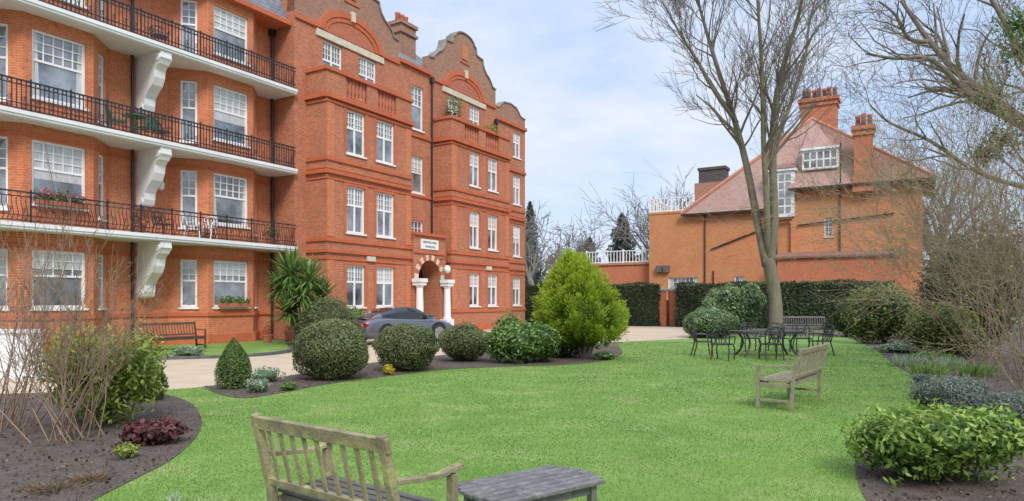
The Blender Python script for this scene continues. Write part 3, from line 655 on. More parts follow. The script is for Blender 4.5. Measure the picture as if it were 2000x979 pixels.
chim(11.6, 14.4, 5.5, 7.2, 14.5, 19.0, 7, 'chimney'); chim(16.2, 17.4, -.9, .3, 9.8, 14.7, 3, 'chimney')
MB().box(2.3, 5.2, 6, 7.6, 9, 12.7).build('roof_block', M['brick3'], house, uv=True)
mb = MB(); mb.box(2.7, 5.1, 6, 7.5, 12.7, 14.0); mb.box(2.6, 5.2, 5.9, 7.6, 13.85, 14.1); mb.build('water_tank', M['tank'], house)
def picket(x0, x1, y, z0, z1, parent, side=None):
    m = MB(); n = int((x1 - x0) / .30)
    m.box(x0, x1, y - .04, y + .04, z1 - .08, z1); m.box(x0, x1, y - .03, y + .03, z0 + .05, z0 + .13)
    for i in range(n + 1):
        x = x0 + (x1 - x0) * i / n; k = .08 if i % 6 == 0 else .032; m.box(x - k, x + k, y - .025, y + .025, z0, z1 + (.12 if i % 6 == 0 else -.02))
    if side:
        for i in range(12): yy = y + .56 * i; m.box(x0 - .03, x0 + .03, yy - .035, yy + .035, z0, z1 - .02)
        m.box(x0 - .05, x0 + .05, y, y + 6.7, z1 - .08, z1 - .002)
    m.build('terrace_railing', M['white'], parent)
picket(0.05, 3.9, .1, 9.42, 10.65, house, True)
mb = MB(); facade(mb, house, (-6.6, 6), (-6.6, 1), 0, 4.95); facade(mb, house, (-6.6, 1), (-.002, 1), 0, 4.95); mb.box(-6.6, 0, 1.0, 6, 4.951, 5.1); ga = mb.build('garage', M['hbrick2'], house, uv=True)
MB().box(-6.7, -.002, .88, 1.2, 4.98, 5.16).build('garage_coping', M['ridge'], ga)
picket(-6.5, -.1, 1.1, 5.165, 6.3, house)
mb = MB(); facade(mb, house, (11.0, 0), (11.0, -2.4), 0, 4.9); facade(mb, house, (11.0, -2.4), (19.2, -2.4), 0, 4.9); facade(mb, house, (19.2, -2.4), (19.2, -.3), 0, 4.9); pj = mb.build('side_extension', M['hbrick2'], house, uv=True)
mb = MB(); mb.hexa([(10.8, -2.6, 4.9), (19.4, -2.6, 4.9), (19.4, -.31, 5.35), (10.8, -.31, 5.35), (10.8, -2.6, 5.05), (19.4, -2.6, 5.05), (19.4, -.31, 5.5), (10.8, -.31, 5.5)]); mb.build('extension_roof', M['tile2'], pj, uv=True)
for pts in ([(15.2, -.42, 5.4), (15.2, -.42, 10.2)], [(15.3, -1.2, 10.5), (15.3, -1.0, 13.6)], [(4.9, -.1, 0), (4.9, -.1, 9)], [(5.4, -.1, 6.0), (9.3, -.1, 7.4), (9.3, -.1, 9)], [(10.6, -.12, 0), (10.6, -.12, 8.2)], [(5.6, -.1, 1), (5.6, -.1, 4.2)], [(12.2, -.42, 7.6), (18.8, -.42, 8.1)]): MB().tube(pts, .06, 6).build('drainpipe', M['lead'], house)
for x in (.7, 1.35): MB().box(x, x + .5, -.35, -.01, 4.2, 4.75).build('vent_box', M['greybox'], house)

# ---------------------------------------------------------------- hedges and gate
def hedge(label, p0, p1, h, th, n, m=M['L_dark'], leaf=.16, group=None):
    p0 = Vector(p0); p1 = Vector(p1); L = (p1 - p0).length; a = math.atan2(p1.y - p0.y, p1.x - p0.x)
    root = thing('hedge', label, 'hedge', (p0.x, p0.y, 0), a, group)
    u = NR.uniform(0, L, n); k = NR.random(n); z = NR.uniform(0, h, n); y = np.zeros(n); Nn = np.zeros((n, 3))
    top = k > .78; lf = k < .06; rt = (k > .06) & (k < .12)
    y[:] = -th / 2; Nn[:, 1] = -1
    y[top] = NR.uniform(-th / 2, th / 2, top.sum()); z[top] = h; Nn[top] = (0, 0, 1)
    for q, uu, s in ((lf, 0, -1), (rt, L, 1)): u[q] = uu; y[q] = NR.uniform(-th / 2, th / 2, q.sum()); Nn[q] = (s, 0, 0)
    lump = .05 * np.sin(u * 2.1) + .05 * np.sin(z * 3 + u * 1.3); Pt = np.stack([u, y, z], 1) + Nn * lump[:, None] + NR.normal(0, .05, (n, 3))
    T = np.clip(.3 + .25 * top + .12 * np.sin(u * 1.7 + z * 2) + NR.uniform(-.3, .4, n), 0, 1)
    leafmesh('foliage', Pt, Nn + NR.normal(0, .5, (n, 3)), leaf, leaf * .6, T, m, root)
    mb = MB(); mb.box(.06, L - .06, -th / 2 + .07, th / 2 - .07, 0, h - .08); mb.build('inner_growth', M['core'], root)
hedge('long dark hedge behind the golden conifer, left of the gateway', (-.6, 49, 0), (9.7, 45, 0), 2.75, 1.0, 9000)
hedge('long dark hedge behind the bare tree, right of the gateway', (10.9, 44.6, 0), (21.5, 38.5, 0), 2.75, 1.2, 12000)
for i, (x, y, l) in enumerate(((9.98, 45.4, 'red brick gate pier at the left side of the gap in the hedge'), (10.62, 45.1, 'red brick gate pier at the right side of the gap in the hedge'))):
    r = thing('gate_pier', l, 'gate pier', (x, y, 0), 0, 'gate piers in the hedge gap'); mb = MB(); mb.box(-.24, .24, -.24, .24, 0, 2.3); mb.build('shaft', M['hbrick2'], r, uv=True)
    mb = MB(); mb.box(-.3, .3, -.3, .3, 2.3, 2.42); mb.add([(-.28, -.28, 2.42), (.28, -.28, 2.42), (.28, .28, 2.42), (-.28, .28, 2.42), (0, 0, 2.65)], [(0, 1, 4), (1, 2, 4), (2, 3, 4), (3, 0, 4)]); mb.build('cap', M['coping'], r)
r = thing('garden_wall', 'low red brick wall seen through the gap in the hedge', 'wall', (8.8, 46.6, 0), -.4); mb = MB(); mb.box(0, 4, 0, .25, 0, 1.6); mb.build('brickwork', M['hbrick2'], r, uv=True); mb = MB(); mb.box(-.05, 4.05, -.05, .3, 1.6, 1.7); mb.build('coping', M['coping'], r)

# ---------------------------------------------------------------- clipped shrubs and planting
GS = 'clipped shrubs along the drive'
def sh(px, py, wpx, topy, **k):
    p = P(px, py); return p, wpx * p.y / F / 2, ZP(topy, p.y)
def ash(name, label, px, py, wpx, topy, n, leaf, m, **k):
    p, r, h = sh(px, py, wpx, topy); ry = k.pop('ry', r)
    cat = k.pop('cat', 'shrub'); p = p + Vector((0, ry * .55, 0))
    return shrub(name, label, cat, (p.x, p.y, 0), r, ry, h, n, leaf, m, **k)
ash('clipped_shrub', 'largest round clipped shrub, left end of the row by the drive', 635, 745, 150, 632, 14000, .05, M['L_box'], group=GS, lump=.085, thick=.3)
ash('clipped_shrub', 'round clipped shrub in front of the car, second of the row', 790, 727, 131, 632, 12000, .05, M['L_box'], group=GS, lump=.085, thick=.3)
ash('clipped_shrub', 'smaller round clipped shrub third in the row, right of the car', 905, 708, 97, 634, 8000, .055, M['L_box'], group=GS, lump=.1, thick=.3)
def lobed(name, label, px, py, wpx, topy, n, leaf, m, k, **kw):
    p, r, h = sh(px, py, wpx, topy); ry = kw.pop('ry', r * .8); L = [((0, 0, h * .42), (r * .72, ry * .72, h * .46))]
    for i in range(k):
        a = 2 * math.pi * i / k + RN.uniform(-.3, .3); q = RN.uniform(.42, .62); s = RN.uniform(.36, .5)
        zz = h * RN.uniform(.3, .68); L.append(((math.cos(a) * r * q, math.sin(a) * ry * q, zz), (r * s, ry * s, min(h * .36, (h - zz) * 1.0))))
    p = p + Vector((0, ry * .55, 0))
    return shrub(name, label, kw.pop('cat', 'shrub'), (p.x, p.y, 0), r, ry, h, n, leaf, m, lobes=L, **kw)
lobed('laurel_shrub', 'loose glossy green shrub with large leaves left of the golden conifer', 1024, 711, 155, 612, 6000, .11, M['L_laurel'], 8, lump=.14, thick=.35, asp=.42, core=.7)
ash('evergreen_shrub', 'dark evergreen shrub tucked behind the golden conifer', 1100, 700, 90, 622, 3500, .08, M['L_dark'], lump=.12)
ash('clipped_shrub', 'round clipped shrub beside the rear of the parked car under the spiky palm', 630, 682, 112, 582, 9000, .06, M['L_box'], group=GS, lump=.1, thick=.3)
ash('laurel_shrub', 'low green shrub against the brick wall behind the car', 680, 672, 70, 602, 2500, .10, M['L_laurel'], lump=.12)
p, r, h = sh(448, 761, 72, 664)
root = thing('topiary_cone', 'small dark green cone shaped topiary beside the drive edge', 'shrub', (p.x, p.y + .2, 0))
n = 7500; t = NR.random(n) ** .8; a = NR.uniform(0, 6.283, n); rad = r * (np.sin(np.pi * (t * .72 + .28)) ** .8 * (1 - t * .25)) * (1 + .05 * np.sin(a * 5 + t * 9)) * NR.uniform(.85, 1.06, n)
leafmesh('foliage', np.stack([np.cos(a) * rad, np.sin(a) * rad, .02 + t * h], 1), np.stack([np.cos(a), np.sin(a), .4 + 0 * a], 1) + NR.normal(0, .5, (n, 3)), .04, .022, np.clip(.35 + NR.uniform(-.35, .5, n) + .1 * np.sin(a * 4 + t * 11), 0, 1), M['L_cone'], root, cores=[((0, 0, h * .38), (r * .8, r * .8, h * .36)), ((0, 0, h * .65), (r * .5, r * .5, h * .3))])
mb = MB(); mb.tube([(0, 0, -.02), (0, 0, .3)], .03, 6); mb.build('stem', M['stem'], root)
# golden conifer
p = P(1145, 702); root = thing('golden_conifer', 'bright yellow green conifer with upswept feathery plumes at the lawn edge', 'tree', (p.x, p.y + .3, 0)); HC = 3.1; RC = 1.3
Pt = []; Nn = []; Ad = []; Ti = []
for i in range(480):
    t = RN.random() ** .95; a = RN.uniform(0, 6.283)
    prof = RC * np.interp(t, [0, .12, .3, .5, .7, .88, 1.0], [.45, .8, 1.0, .88, .62, .32, .08])
    rr = prof * RN.uniform(.72, .96); z = .3 + t * (HC - .85); L = RN.uniform(.42, .66) * (1 - .15 * t)
    d = np.array([math.cos(a) * .85 * (1 - .7 * t), math.sin(a) * .85 * (1 - .7 * t), .62 + .4 * t]); d /= np.linalg.norm(d); b = np.array([math.cos(a) * rr * .86 - .36 * t, math.sin(a) * rr * .86, z])
    k = 85; s = NR.random(k); spread = .19 * (np.clip(s * 1.3 + .1, 0, 1) * (1.06 - s) ** .7)[:, None]
    off = NR.normal(0, 1, (k, 3)) * spread; off -= np.outer(off @ d, d) * .6
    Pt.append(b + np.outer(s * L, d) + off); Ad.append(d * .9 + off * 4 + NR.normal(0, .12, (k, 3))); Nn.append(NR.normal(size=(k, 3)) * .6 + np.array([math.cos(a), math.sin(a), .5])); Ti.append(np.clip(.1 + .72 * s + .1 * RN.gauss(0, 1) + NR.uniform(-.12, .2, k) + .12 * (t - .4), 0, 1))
Pt = np.concatenate(Pt); Ad = np.concatenate(Ad); Nn = np.concatenate(Nn); Ti = np.concatenate(Ti)
a = nz(Ad); Nn = Nn - (Nn * a).sum(1, keepdims=True) * a
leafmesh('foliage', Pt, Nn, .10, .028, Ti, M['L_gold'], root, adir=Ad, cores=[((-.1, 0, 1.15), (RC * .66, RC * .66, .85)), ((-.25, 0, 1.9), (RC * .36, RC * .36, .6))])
mb = MB()
for k in range(7):
    t = k * .9; mb.tube([(.08 * math.cos(t), .08 * math.sin(t), -.02), (.2 * math.cos(t), .2 * math.sin(t), .35), (.45 * math.cos(t), .45 * math.sin(t), .9)], [.07, .05, .03], 6)
mb.build('trunk', M['bark2'], root)
lobed('rhododendron', 'pale green leafy rounded shrub left of the bare tree trunk', 1432, 652, 132, 553, 6000, .2, M['L_rhodo'], 7, lump=.12, ry=1.2, asp=.4, core=.7)
ash('rhododendron', 'lower pale green mounded shrub beside the metal chairs', 1396, 661, 104, 604, 5500, .11, M['L_rhodo'], lump=.08)
lobed('mixed_shrub', 'yellow green bushy shrub at the back of the right hand border', 1745, 674, 150, 548, 7500, .11, M['L_olive'], 8, lump=.2, thick=.4, core=.65)
ash('evergreen_shrub', 'dark green shrub between far bench and right hand border', 1690, 660, 100, 585, 3500, .12, M['L_dark'], lump=.15)
lobed('evergreen_shrub', 'tall dark evergreen mass behind the arching twiggy bush', 1925, 700, 220, 400, 8000, .13, M['L_dark'], 9, lump=.2, thick=.4, core=.65)
lobed('mixed_shrub', 'yellow green shrub low under the arching twiggy bush', 1870, 704, 150, 585, 5000, .09, M['L_olive'], 7, lump=.2, thick=.4, core=.65)
lobed('grey_shrub', 'grey green fine leaved mound in the right hand border', 1885, 822, 175, 735, 9000, .05, M['L_lav'], 8, lump=.14, asp=.26, ry=.45, core=.7)
ash('grey_shrub', 'small grey green mound at the right edge of the photo', 1985, 850, 90, 770, 3500, .045, M['L_lav'], lump=.14, asp=.3)
lobed('laurel_shrub', 'bright green leafy shrub spilling onto the lawn at bottom right', 1885, 958, 340, 805, 8500, .072, M['L_lime'], 12, lump=.25, asp=.4, thick=.55, ry=.62, core=.55)
lobed('yellow_shrub', 'large loose yellow green leafy shrub among the red brown bare stems', 165, 838, 255, 645, 6500, .085, M['L_yel'], 11, lump=.28, thick=.65, asp=.38, core=.35, ry=.75)
ash('evergreen_shrub', 'dark low shrub at the right foot of the yellow green shrub', 280, 785, 62, 706, 2200, .06, M['L_cone'], lump=.12)
lobed('maroon_plant', 'deep red leafy perennial in the left flower bed', 285, 873, 122, 822, 1000, .07, M['L_red'], 9, lump=.35, thick=.6, asp=.8, stem=False, cat='plant', core=.35)
ash('small_plant', 'tiny yellow green plant beside the deep red perennial', 240, 898, 40, 868, 260, .05, M['L_yel'], lump=.2, stem=False, cat='plant')
ash('small_plant', 'pale silvery leafed clump behind the cone topiary', 512, 748, 60, 722, 500, .06, M['L_pale'], lump=.3, stem=False, cat='plant')
ash('small_plant', 'pale silvery leafed clump at the bed edge below the cone topiary', 500, 768, 44, 742, 400, .05, M['L_pale'], lump=.3, stem=False, cat='plant')
ash('small_plant', 'small green clump at the bed edge left of the largest clipped shrub', 560, 764, 30, 748, 250, .05, M['L_laurel'], lump=.3, stem=False, cat='plant')
ash('primrose', 'small yellow flowering primrose at the bed edge below the car', 757, 733, 22, 714, 160, .06, M['yellowflower'], lump=.2, stem=False, cat='flower')
ash('small_plant', 'pale leafy clump on the grass strip in front of the brown bench', 360, 698, 62, 678, 700, .07, M['L_pale'], lump=.25, stem=False, cat='plant')
ash('small_plant', 'low green clump in the bed beneath the golden conifer', 1180, 704, 50, 688, 400, .06, M['L_rhodo'], lump=.3, stem=False, cat='plant')
def clump(label, px, py, hz, n, m, spread, name='leaf_clump', fl=.5):
    p = P(px, py); root = thing(name, label, 'plant', (p.x, p.y, 0)); a = NR.uniform(0, 6.28, n); s = spread * NR.random(n) ** .6
    d = np.stack([np.cos(a) * fl, np.sin(a) * fl, np.ones(n)], 1) + NR.normal(0, .25, (n, 3)); d = nz(d)
    leafmesh('leaves', np.stack([np.cos(a) * s, np.sin(a) * s * .8, hz * .4 * NR.uniform(.5, 1.1, n)], 1), np.cross(d, NR.normal(size=(n, 3))), hz, .006 + hz * .05, NR.uniform(.2, 1, n), m, root, adir=d)
for i, (px, py, l) in enumerate(((1775, 716, 'strappy bulb leaves left of the grey mound in the right border'), (1815, 735, 'strappy bulb leaves above the grey mound in the right border'), (1850, 722, 'strappy bulb leaves beneath the twiggy bush'), (1905, 735, 'strappy bulb leaves at the foot of the twiggy bush stems'))): clump(l, px, py, .38, 190, M['L_laurel'] if i % 2 else M['L_pale'], .42)
clump('pale brown dried clump at the front of the left flower bed', 105, 955, .07, 420, M['L_tan'], .30, 'dry_perennial', 1.8)
clump('pale brown dried clump nearest the lawn in the left flower bed', 178, 940, .10, 200, M['L_tan'], .16, 'dry_perennial', 1.0)
ash('small_plant', 'pale green ground plant at the far edge of the right border', 1770, 690, 90, 672, 700, .09, M['L_pale'], lump=.3, stem=False, cat='plant', ry=.5)
ash('small_plant', 'low bright green plant beside the curve of the right border', 1835, 712, 80, 690, 800, .08, M['L_laurel'], lump=.3, stem=False, cat='plant', ry=.5)
ash('small_plant', 'low grey clump where the right border bends', 1820, 752, 60, 734, 400, .05, M['L_lav'], lump=.3, stem=False, cat='plant')
clump('small pale leaf tuft in the grass at the bottom left', 338, 985, .12, 30, M['L_pale'], .05)
# spiky cordyline
p = PX(588, 25.5); root = thing('spiky_palm', 'spiky green palm like plant with sword leaves against the brick wall', 'plant', (p.x, p.y, 0)); mbT = MB(); V = []; Fs = []; T = []
for (hx_, hy_, hz_, sc) in ((-.35, 0, 2.65, 1.2), (.35, -.15, 2.4, 1.1), (.1, -.3, 1.85, 1.1), (.75, .1, 1.8, 1.0), (-.75, .1, 2.1, .95), (-.35, -.3, 1.25, .95), (.5, -.3, 1.15, .9)):
    mbT.tube([(0, 0, -.05), (hx_ * .6, hy_ * .6, hz_ * .5), (hx_, hy_, hz_)], [.09, .07, .05], 8)
    for i in range(170):
        a = RN.uniform(0, 6.283); e = RN.uniform(-.55, 1.35); L = RN.uniform(.75, 1.1) * sc; c0 = np.array([hx_, hy_, hz_ - .1 + .15 * RN.random()])
        d = np.array([math.cos(a) * math.cos(e), math.sin(a) * math.cos(e), math.sin(e)]); sd_ = np.cross(d, (0, 0, 1)); sd_ /= np.linalg.norm(sd_) + 1e-6; b = len(V); q = RN.uniform(.1, .95)
        for k, (s, wd_) in enumerate(((.05, .022), (.4, .046), (.75, .032), (1.0, .003))):
            c = c0 + d * L * s + np.array([0, 0, -.18 * L * s * s * (1 - math.sin(e) * .6)]); V += [c - sd_ * wd_, c + sd_ * wd_]; T += [q * (.6 + .4 * s)] * 2
        Fs += [[b + 2 * k, b + 2 * k + 1, b + 2 * k + 3, b + 2 * k + 2] for k in range(3)]
arrmesh('leaves', np.array(V), np.array(Fs), np.array(T), M['L_sword'], root); mbT.build('trunk', M['bark2'], root)

# ---------------------------------------------------------------- trees
Y0 = 33.0
def q(px, py, dy=0): return Vector(((px - 1515) * Y0 / F, dy, H + (HY - py) * Y0 / F))
root = thing('bare_tree', 'tall bare forked tree standing behind the metal dining set', 'tree', PX(1515, Y0)); T = MB(); W = MB(); tips = []
cf = Cfg(maxlev=4, tl=2, wob=.13, trop=.09, kids=(2, 4), lr=(.55, .85), ang=(.3, .75), rmin=.011, rr=.5)
T.tube(cr([Vector((.05, 0, -.1)), q(1516, 640), q(1515, 600), q(1511, 560), q(1505, 530), q(1499, 505)], 3), [.46, .42, .38, .35, .33, .32, .31, .30, .30, .30, .30, .30, .30, .30, .30, .30], 12)
limb(T, W, [q(1497, 520), q(1482, 430, .2), q(1462, 320, .3), q(1440, 220, .6), q(1412, 130, .7), q(1388, 40, .9), q(1365, -60, 1.2)], .22, .05, cf, 24, 3.9, tips)
limb(T, W, [q(1503, 520), q(1509, 430, -.2), q(1503, 320, -.4), q(1505, 220, -.5), q(1520, 130, -.8), q(1545, 40, -1), q(1562, -70, -1)], .24, .05, cf, 24, 3.9, tips)
limb(T, W, [q(1499, 500), q(1490, 400, -.5), q(1478, 290, -.9), q(1470, 190, -1.3), q(1462, 90, -1.5), q(1450, -60, -1.6)], .17, .05, cf, 20, 3.8, tips)
limb(T, W, [q(1503, 330), q(1535, 250, .6), q(1570, 170, 1.2), q(1600, 90, 1.6), q(1618, 0, 2), q(1640, -70, 2)], .12, .035, cf, 16, 3.4, tips)
limb(T, W, [q(1446, 235, .5), q(1400, 180, .2), q(1362, 120, 0), q(1325, 70, -.3), q(1290, 10, -.4)], .11, .03, cf, 16, 3.2, tips)
T.build('trunk', M['bark'], root, True); W.build('crown', M['bark2'], root, True)
# big bare tree top right
Y1 = 19.0
def q2(px, py, dy=0): return Vector(((px - 2150) * Y1 / F, dy, H + (HY - py) * Y1 / F))
root = thing('bare_tree', 'bare tree with long twisting branches reaching in at the top right', 'tree', PX(2150, Y1)); T = MB(); W = MB(); tips = []
c2 = Cfg(maxlev=4, tl=2, wob=.2, trop=.03, kids=(2, 4), lr=(.45, .75), rmin=.006)
T.tube([(0, 0, -.1), q2(2150, 500), q2(2140, 380), q2(2090, 290)], [.36, .28, .25, .2], 10)
limb(T, W, [q2(2090, 300), q2(1970, 240, -.2), q2(1880, 195, -.3), q2(1800, 130, -.5), q2(1735, 122, -.3), q2(1690, 105, 0)], .13, .025, c2, 15, 2.6, tips)
limb(T, W, [q2(2090, 300), q2(1980, 200, .4), q2(1900, 130, .6), q2(1850, 60, .8), q2(1800, -30, 1)], .14, .05, c2, 16, 2.8, tips)
limb(T, W, [q2(2090, 300), q2(2040, 160, .2), q2(1980, 40, .3), q2(1930, -70, .5)], .12, .045, c2, 12, 2.8, tips)
limb(T, W, [q2(2140, 380), q2(1980, 370, -.4), q2(1880, 340, -.5), q2(1790, 285, -.6), q2(1720, 250, -.5), q2(1680, 215, -.5)], .08, .02, c2, 12, 2.2, tips)
limb(T, W, [q2(1850, 60, .8), q2(1800, 60, .6), q2(1760, 20, .3), q2(1720, 0, .1)], .07, .02, c2, 9, 2.0, tips)
T.build('trunk', M['bark'], root, True); W.build('crown', M['bark2'], root, True)
# holly at the right edge
p = PX(2000, 15.5); root = thing('holly_tree', 'evergreen holly tree with glossy green leaves at the right edge of the photo', 'tree', p); T = MB()
T.tube([(.2, 0, -.1), (.3, 0, 3), (.2, .1, 5.5), (.1, 0, 8.4)], [.1, .08, .06, .03], 8)
a_ = []
for (dx, z, rr) in ((.1, 8.0, .6), (-.3, 7.2, .6), (.5, 6.9, .8), (-.55, 6.25, .5), (.4, 5.8, .7), (-.4, 5.3, .45), (.7, 4.8, .8), (.2, 7.6, .6), (-.75, 5.0, .3)):
    a_.append(ell_pts(560, (dx, RN.uniform(-.4, .4), z), (rr, rr, rr * .8), .95, .5, RN.randint(0, 999))); T.tube([(.2, 0, z - .8), (dx * .6, 0, z - .2), (dx, 0, z + .2)], [.03, .02, .01], 5)
leafmesh('crown', np.concatenate([x[0] for x in a_]), np.concatenate([x[1] for x in a_]), .09, .045, np.clip(np.concatenate([x[2] for x in a_]) + .25, 0, 1), M['L_holly'], root); T.build('trunk', M['bark2'], root, True)
# twiggy bushes
def twigbush(name, label, loc, n, L, r, cfg, m, leafm, nl, leaf, lean, zup=1.25):
    root = thing(name, label, 'bush', loc); T = MB(); W = MB(); tips = []
    for i in range(n):
        a = RN.uniform(0, 6.283); s = RN.uniform(.15, 1); d = Vector((math.cos(a) * s + lean[0], math.sin(a) * s * .7 + lean[1], zup)).normalized()
        grow(T, W, Vector((RN.gauss(0, .2), RN.gauss(0, .2), -.02)), d, L * RN.uniform(.55, 1), r * RN.uniform(.6, 1.1), 0, cfg, tips)
    T.build('stems', m, root, True); W.build('twigs', m, root, True)
    if nl:
        k = np.array([tuple(x) for x in RN.choices(tips, k=nl)]) + NR.normal(0, .06, (nl, 3)); tag(leafmesh('buds', k, NR.normal(size=(nl, 3)), leaf, leaf * .4, NR.random(nl), leafm, root), kind='stuff')
    return root
cb = Cfg(maxlev=3, tl=1, wob=.15, trop=-.01, kids=(4, 6), lr=(.4, .68), ang=(.25, .75), rmin=.003, rr=.5, tmin=.25)
twigbush('arching_bush', 'large arching bush of fine olive and brown twigs filling the right side', PX(2050, 10.8), 24, 4.9, .014, cb, M['olivetwig'], M['L_bud'], 4200, .045, (-.4, 0))
twigbush('arching_bush', 'second arching twiggy bush farther back in the right border', PX(1935, 15.5), 18, 4.6, .016, cb, M['browntwig'], M['L_bud'], 2600, .055, (-.2, 0), 1.4)
twigbush('arching_bush', 'third arching red brown twiggy bush highest at the right edge', PX(2030, 13.5), 19, 5.6, .016, cb, M['browntwig'], M['L_tan'], 900, .04, (-.15, 0), 1.6)
cb2 = Cfg(maxlev=2, tl=1, wob=.12, trop=.03, kids=(3, 5), lr=(.35, .6), ang=(.2, .55), rmin=.0032, rr=.55, tmin=.3)
twigbush('bare_stemmed_shrub', 'bare red brown stemmed shrub fanning up from the left flower bed', PX(130, 8.0), 32, 2.1, .012, cb2, M['redtwig'], M['L_tan'], 240, .035, (-.05, 0), 1.2)
twigbush('bare_stemmed_shrub', 'second bare red brown stemmed shrub at the left edge', PX(5, 8.6), 22, 2.2, .012, cb2, M['redtwig'], M['L_tan'], 160, .035, (0, 0), 1.2)
# far trees
cfar = Cfg(maxlev=4, tl=2, wob=.14, trop=.05, kids=(3, 4), lr=(.5, .75), rmin=.03)
bare_tree('bare_tree', 'short pollarded bare tree between the two buildings', PX(1120, 72), 11.5, .32, cfar, M['farbark'], M['farbark'], 9, spread=.45)
bare_tree('bare_tree', 'wide bare tree behind the left end of the brick house', PX(1290, 84), 18.5, .45, cfar, M['farbark'], M['farbark'], 18, spread=.42, fork=.3)
bare_tree('bare_tree', 'slim bare tree just right of the mansion block end', PX(1035, 80), 13, .3, cfar, M['farbark'], M['farbark'], 7, spread=.2)
bare_tree('bare_tree', 'bare tree behind the right end of the brick house', PX(1830, 66), 20, .45, cfar, M['farbark'], M['farbark'], 13, spread=.4)
def far_ever(label, px, Y, wpx, topy, n, m):
    p = PX(px, Y); r = wpx * Y / F / 2; h = ZP(topy, Y); root = thing('evergreen_tree', label, 'tree', p)
    t = NR.random(n); a = NR.uniform(0, 6.283, n); rr = r * (1 - t) ** .7 * (1 + .25 * np.sin(t * 30 + a * 3)) * NR.uniform(.5, 1.1, n)
    leafmesh('crown', np.stack([np.cos(a) * rr, np.sin(a) * rr, h * .12 + t * h * .88], 1), NR.normal(size=(n, 3)), .55, .3, NR.random(n) * .7 + .2 * np.sin(a), m, root, cores=[((0, 0, h * .4), (r * .6, r * .6, h * .35))])
    mb = MB(); mb.tube([(0, 0, 0), (0, 0, h * .9)], [.25, .05], 6); mb.build('trunk', M['bark2'], root)
far_ever('dark evergreen tree left of the brick house, behind the white railing', 1215, 88, 95, 418, 3000, M['L_farg'])
far_ever('dark evergreen tree between the pollarded tree and the house', 1152, 92, 70, 465, 1600, M['L_farg'])
far_ever('dark evergreen tree close to the far end of the mansion block', 1035, 95, 60, 395, 1600, M['L_farg'])
n = 9000; x = NR.uniform(-10, 95, n); hmax = 7 + 2.2 * np.sin(x * .35) + 1.5 * np.sin(x * .9 + 1); z = NR.random(n) ** .7 * hmax
o = leafmesh('woodland', np.stack([x, 105 + NR.normal(0, 3, n), z], 1), NR.normal(size=(n, 3)) + np.array([0, -1, 0]), 1.1, .5, NR.random(n), M['L_far']); tag(o, 'hazy far off thicket of bare bushes beyond the street', 'thicket', kind='stuff')

# ---------------------------------------------------------------- benches and tables
def bench(name, label, loc, rz, L, mw, ms, nsl=11, group=None, ht=.92, dp=.50):
    r = thing(name, label, 'bench', loc, rz, group); hL = L / 2; lean = -.12
    def back(z): return .0 + lean * max(0, z - .42) / (ht - .42)
    mb = MB(); k = 6
    for i in range(k):
        y = .03 + dp * (i + .5) / k; zz = .43 - .012 * math.sin(math.pi * (i + .5) / k); mb.beam((-hL + .01, y, zz), (hL - .01, y, zz), dp / k - .014, .024)
    mb.beam((-hL + .05, dp - .0, .375), (hL - .05, dp - .0, .375), .03, .07); mb.beam((-hL + .05, .05, .375), (hL - .05, .05, .375), .03, .07)
    mb.build('seat', ms, r, bevel=.004)
    mb = MB(); zb = .50; zt = ht - .05
    mb.beam((-hL - .03, back(ht - .05), ht - .05), (hL + .03, back(ht - .05), ht - .05), .032, .08, (0, lean, .5)); mb.beam((-hL + .03, back(zb), zb), (hL - .03, back(zb), zb), .03, .045, (0, lean, .5))
    for i in range(nsl):
        x = -hL + .06 + (L - .12) * (i + .5) / nsl; mb.beam((x, back(zb + .02), zb + .02), (x, back(zt - .04), zt - .04), .034, .013, (0, 1, 0))
    mb.build('backrest', mw, r, bevel=.004)
    for s in (-1, 1):
        x = s * (hL - .01)
        mb = MB(); mb.beam((x, .02, 0), (x, .0, .43), .05, .05, (0, 1, 0)); mb.beam((x, .0, .43), (x, back(ht) + .004, ht), .05, .048, (0, 1, 0)); mb.build('back_leg', mw, r, bevel=.005)
        mb = MB(); mb.beam((x, dp, 0), (x, dp, .62), .05, .05, (0, 1, 0)); mb.beam((x, .04, .36), (x, dp - .03, .36), .03, .06); mb.beam((x, .05, .13), (x, dp - .03, .13), .03, .04); mb.build('front_leg', mw, r, bevel=.005)
        mb = MB(); pts = [(x, back(.66) + .03, .665), (x, .15, .645), (x, .32, .632), (x, dp - .04, .645), (x, dp + .07, .655)]
        for a, b in zip(pts[:-1], pts[1:]): mb.beam(a, b, .058, .026)
        mb.build('armrest', mw, r, bevel=.004)
    return r
bench('garden_bench', 'mossy weathered two seat slatted bench in the foreground, seen from behind', (-1.04, 3.9, 0), math.radians(-36.9), 1.14, M['oldwood'], M['seatwood'], 9, dp=.42)
bench('garden_bench', 'weathered grey wooden bench alone on the lawn at the right', (4.62, 10.68, 0), math.radians(53.1), 1.7, M['benchwood2'], M['benchwood2'], 15)
p = P(1578, 656); bench('garden_bench', 'grey slatted bench against the hedge beside the bare tree trunk', (p.x, p.y + .5, 0), math.radians(180 - 8), 1.95, M['greywood'], M['greywood'], 17)
p = BW(-7.1, -.05); bench('garden_bench', 'dark brown wooden bench on the strip below the balcony bracket', (p.x, p.y, 0), TH + math.pi, 1.95, M['darkwood'], M['darkwood'], 17)
t = thing('coffee_table', 'low dark slatted garden table beside the foreground bench', 'table', (.12, 4.33, 0), math.radians(37)); mb = MB()
for i in range(7):
    y = -.27 + .54 * (i + .5) / 7; bow = .11 * (1 - (y / .27) ** 2); mb.beam((-.37 - bow, y, .45), (.37 + bow, y, .45), .064, .024)
mb.build('table_top', M['tabletop'], t, bevel=.004)
